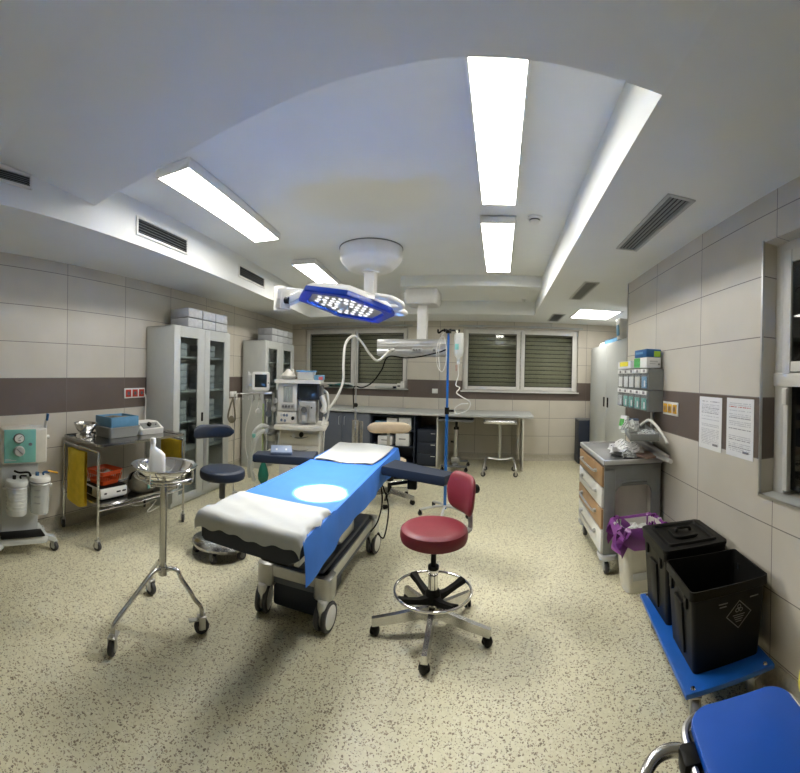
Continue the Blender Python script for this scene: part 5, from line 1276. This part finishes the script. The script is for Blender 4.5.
# ------------------------------------------------------------------ blue dolly with two black bins
t = thing('dolly', 'low blue platform dolly carrying two black bins by the wall', 'dolly', (1.018, 1.83, 0), -.115)
MB().box((0, 0, .1575), (.43, .80, .025), .006).build('deck', 'dollyblue', t)
for sx in (-1, 1):
    for sy in (-1, 1):
        MB().lathe([(.001, .006), (.008, .005), (.011, 0), (.001, 0)], (sx*.175, sy*.377, .170), 14).build('bolt', 'chrome', t)
        caster(t, (sx*.145, sy*.335), .048, .03, rz=pi/2+.3*sx, wm='wheelgrey', fork='satin', stem=.012)
def black_bin(nm, lab, c, w_, l_, h_, rz, lid):
    t = thing(nm, lab, 'bin', c, rz)
    b = MB(); b.loft([[(x, y, z) for x, y in rrect(w_*k, l_*k, .02)] for k, z in ((.83, 0), (.84, .004), (.95, h_-.05), (.96, h_-.045), (1.0, h_-.04), (1.0, h_), (.965, h_), (.93, h_-.045), (.80, .012), (.05, .011))]).build('bin_shell', 'black', t)
    for s in (-1, 1):
        for q in (-.28, .28): MB().box((s*w_*.478, q*l_, h_-.075), (.016, .03, .05), .003).build('rim_rib', 'black', t)
    for s in (-1, 1): MB().box((s*w_*.455, 0, h_*.42), (.014, .10, h_*.62), .004, ry=s*.075).build('side_rib', 'black', t)
    if lid:
        b = MB(); b.prism(rrect(w_*1.03, l_*1.03, .025), h_+.001, h_+.020, .005); ld = b.build('lid', 'black', t)
        b = MB(); b.skin([b.ring([(x, y, z) for x, y in rrect(w_*k, l_*k, .02)]) for k, z in ((.80, h_+.0195), (.78, h_+.032), (.72, h_+.032), (.68, h_+.022))], cap=False).build('lid_ridge', 'black', ld)
        b = MB(); b.prism(rrect(w_*.40, l_*.40, .035), h_+.02, h_+.036, .005).tube([(-w_*.12, 0, h_+.034), (-w_*.09, 0, h_+.055), (w_*.09, 0, h_+.055), (w_*.12, 0, h_+.034)], .009, smooth=3).build('lid_handle', 'black', ld)
    return t
bl = black_bin('black_bin', 'open black plastic bin with a hazard diamond, at the near end of the dolly', (1.015, 1.665, .1705), .395, .34, .372, -.09, False)
# hazard diamond on its near face
Z0, T_ = .225, .065
def face_y(z): return -.34/2*(.84+(.95-.84)*z/.322)-.0015
b = MB()
def dia(r, y_off=0): return [(.045+r*cos(a_), Z0+r*sin(a_)) for a_ in (0, pi/2, pi, 3*pi/2)]
def fq(*p): b.quad(*[(x, face_y(z)-o_, z) for x, z, o_ in p])
D1, D2 = dia(.066), dia(.060)
for i in range(4):
    j = (i+1) % 4; fq((*D1[i], .001), (*D1[j], .001), (*D2[j], .001), (*D2[i], .001))
for k in range(3):
    a_ = pi/2+k*2*pi/3; cx_, cz_ = .045+.011*cos(a_), Z0+.026+.011*sin(a_)
    for i in range(12):
        a0, a1 = 2*pi*i/12, 2*pi*(i+1)/12
        fq(*[(cx_+r*cos(q), cz_+r*sin(q), .0012) for r, q in ((.010, a0), (.010, a1), (.006, a1), (.006, a0))])
for i, w_ in enumerate((.062, .05, .04, .03)):
    z = Z0-.004-i*.010; fq((.045-w_/2, z, .001), (.045+w_/2, z, .001), (.045+w_/2, z+.004, .001), (.045-w_/2, z+.004, .001))
for i, (x0, x1) in enumerate(((-.06, -.015), (-.055, -.02), (.10, .145))):
    z = .288-.014*(i % 2); fq((x0, z, .001), (x1, z, .001), (x1, z+.006, .001), (x0, z+.006, .001))
b.build('hazard_label', mat('grey_print', (.16, .165, .17), .6), bl)
black_bin('black_bin', 'lidded black plastic bin at the far end of the dolly', (1.03, 2.055, .1705), .365, .375, .385, -.04, True)
# blue-lidded waste stand in the corner of the view
t = thing('waste_stand', 'waste bag stand with a bright blue lid and steel tube handle', 'bin', (.655, .822, 0), -.20)
b = MB(); b.loft([[(x, y, z) for x, y in rrect(.31*k, .37*k, .065, n=7)] for k, z in ((.98, .478), (1., .482), (1., .497), (.985, .503), (.97, .504))]).build('lid', 'lidblue', t)
b = MB(); b.loft([[(x+.008*sin(5*i+z*20), y+.008*cos(4*i+z*13), z) for i, (x, y) in enumerate(rrect(w_, l_, .06, n=7))] for w_, l_, z in ((.24, .26, .06), (.30, .33, .10), (.32, .36, .30), (.315, .365, .43), (.325, .375, .462), (.31, .36, .472))]).build('waste_bag', 'black', t, ang=60)
MB().tube([rp for rp in [(x, y, .468) for x, y in rrect(.345, .39, .07, n=5)]], .011, loop=True).build('ring_frame', 'satin', t)
MB().tube([(-.165, .10, .455), (-.215, .11, .462), (-.265, .10, .455), (-.30, .06, .43), (-.315, .0, .36), (-.315, -.03, .20), (-.31, -.05, .05)], .017, smooth=6, n=12).build('handle_tube', 'steel', t)
for p in ((-.31, -.05), (.13, .15), (.13, -.15)):
    if p[0] > 0: MB().cyl((*p, .05), (*p, .46), .012, n=10).build('leg', 'satin', t)
MB().tube([(-.31, -.05, .045), (.13, -.15, .045), (.13, .15, .045), (-.31, -.05, .045)], .012).build('base_frame', 'satin', t)
for p in ((-.31, -.05), (.13, .15), (.13, -.15)): MB().cyl((*p, 0), (*p, .035), .02, n=12).build('foot', 'rubber', t)
MB().box((-.175, .07, .455), (.05, .07, .06), .012).build('handle_sleeve', 'black', t)
t = thing('sharps_bin', 'yellow sharps container, only its edge in view beside the blue lid', 'container', (1.095, .955, 0)); t.scale.z = .86
MB().lathe([(.001, 0), (.10, 0), (.105, .01), (.13, .43), (.001, .43)], n=32).build('container_body', 'yelplug', t)
MB().lathe([(.001, .431), (.138, .431), (.140, .44), (.138, .468), (.11, .478), (.001, .48)], n=32).build('lid', mat('yellow_lid', (.80, .70, .10), .4), t)

# lamp beams: a tight one on the table and the wide spill around it
for nm, e, size, blend, soft, tgt in (('surgical_beam', 8000, 12.6, .7, .05, (-1.005, 2.13, .79)), ('surgical_spill', 46, 128, .35, .16, (-.93, 1.95, 0))):
    sp = bpy.data.lights.new(nm, 'SPOT'); sp.energy = e; sp.color = (1, .97, .92); sp.spot_size = R(size); sp.spot_blend = blend; sp.shadow_soft_size = soft
    so = bpy.data.objects.new(nm, sp); COL.objects.link(so); so.location = HC + nrm*(.20 if soft > .1 else .07)
    so.rotation_euler = (V(tgt) - so.location).to_track_quat('-Z', 'Y').to_euler()

# ------------------------------------------------------------------ light, world, camera
w = bpy.data.worlds.new('World'); S.world = w; w.use_nodes = True
w.node_tree.nodes['Background'].inputs[0].default_value = (.02, .025, .03, 1); w.node_tree.nodes['Background'].inputs[1].default_value = .3
cam = bpy.data.cameras.new('camera'); cam.type = 'PANO'; cam.panorama_type = 'CENTRAL_CYLINDRICAL'
cam.central_cylindrical_range_u_min = -1.25; cam.central_cylindrical_range_u_max = .75
cam.central_cylindrical_range_v_min = -.99; cam.central_cylindrical_range_v_max = .9425
cam.central_cylindrical_radius = 1.0; cam.clip_start = .02
co = bpy.data.objects.new('camera', cam); COL.objects.link(co)
rc, rs = cos(R(1.25)), sin(R(1.25))
co.matrix_world = X4(((rc, -rs, 0, 0), (0, 0, -1, 0), (rs, rc, 0, 1.45), (0, 0, 0, 1)))
S.camera = co
S.view_settings.view_transform = 'Standard'; S.view_settings.look = 'None'; S.view_settings.exposure = .72
S.cycles.max_bounces = 8; S.cycles.diffuse_bounces = 5; S.cycles.glossy_bounces = 4; S.cycles.transparent_max_bounces = 12
S.cycles.caustics_reflective = False; S.cycles.caustics_refractive = False; S.cycles.sample_clamp_indirect = 30.
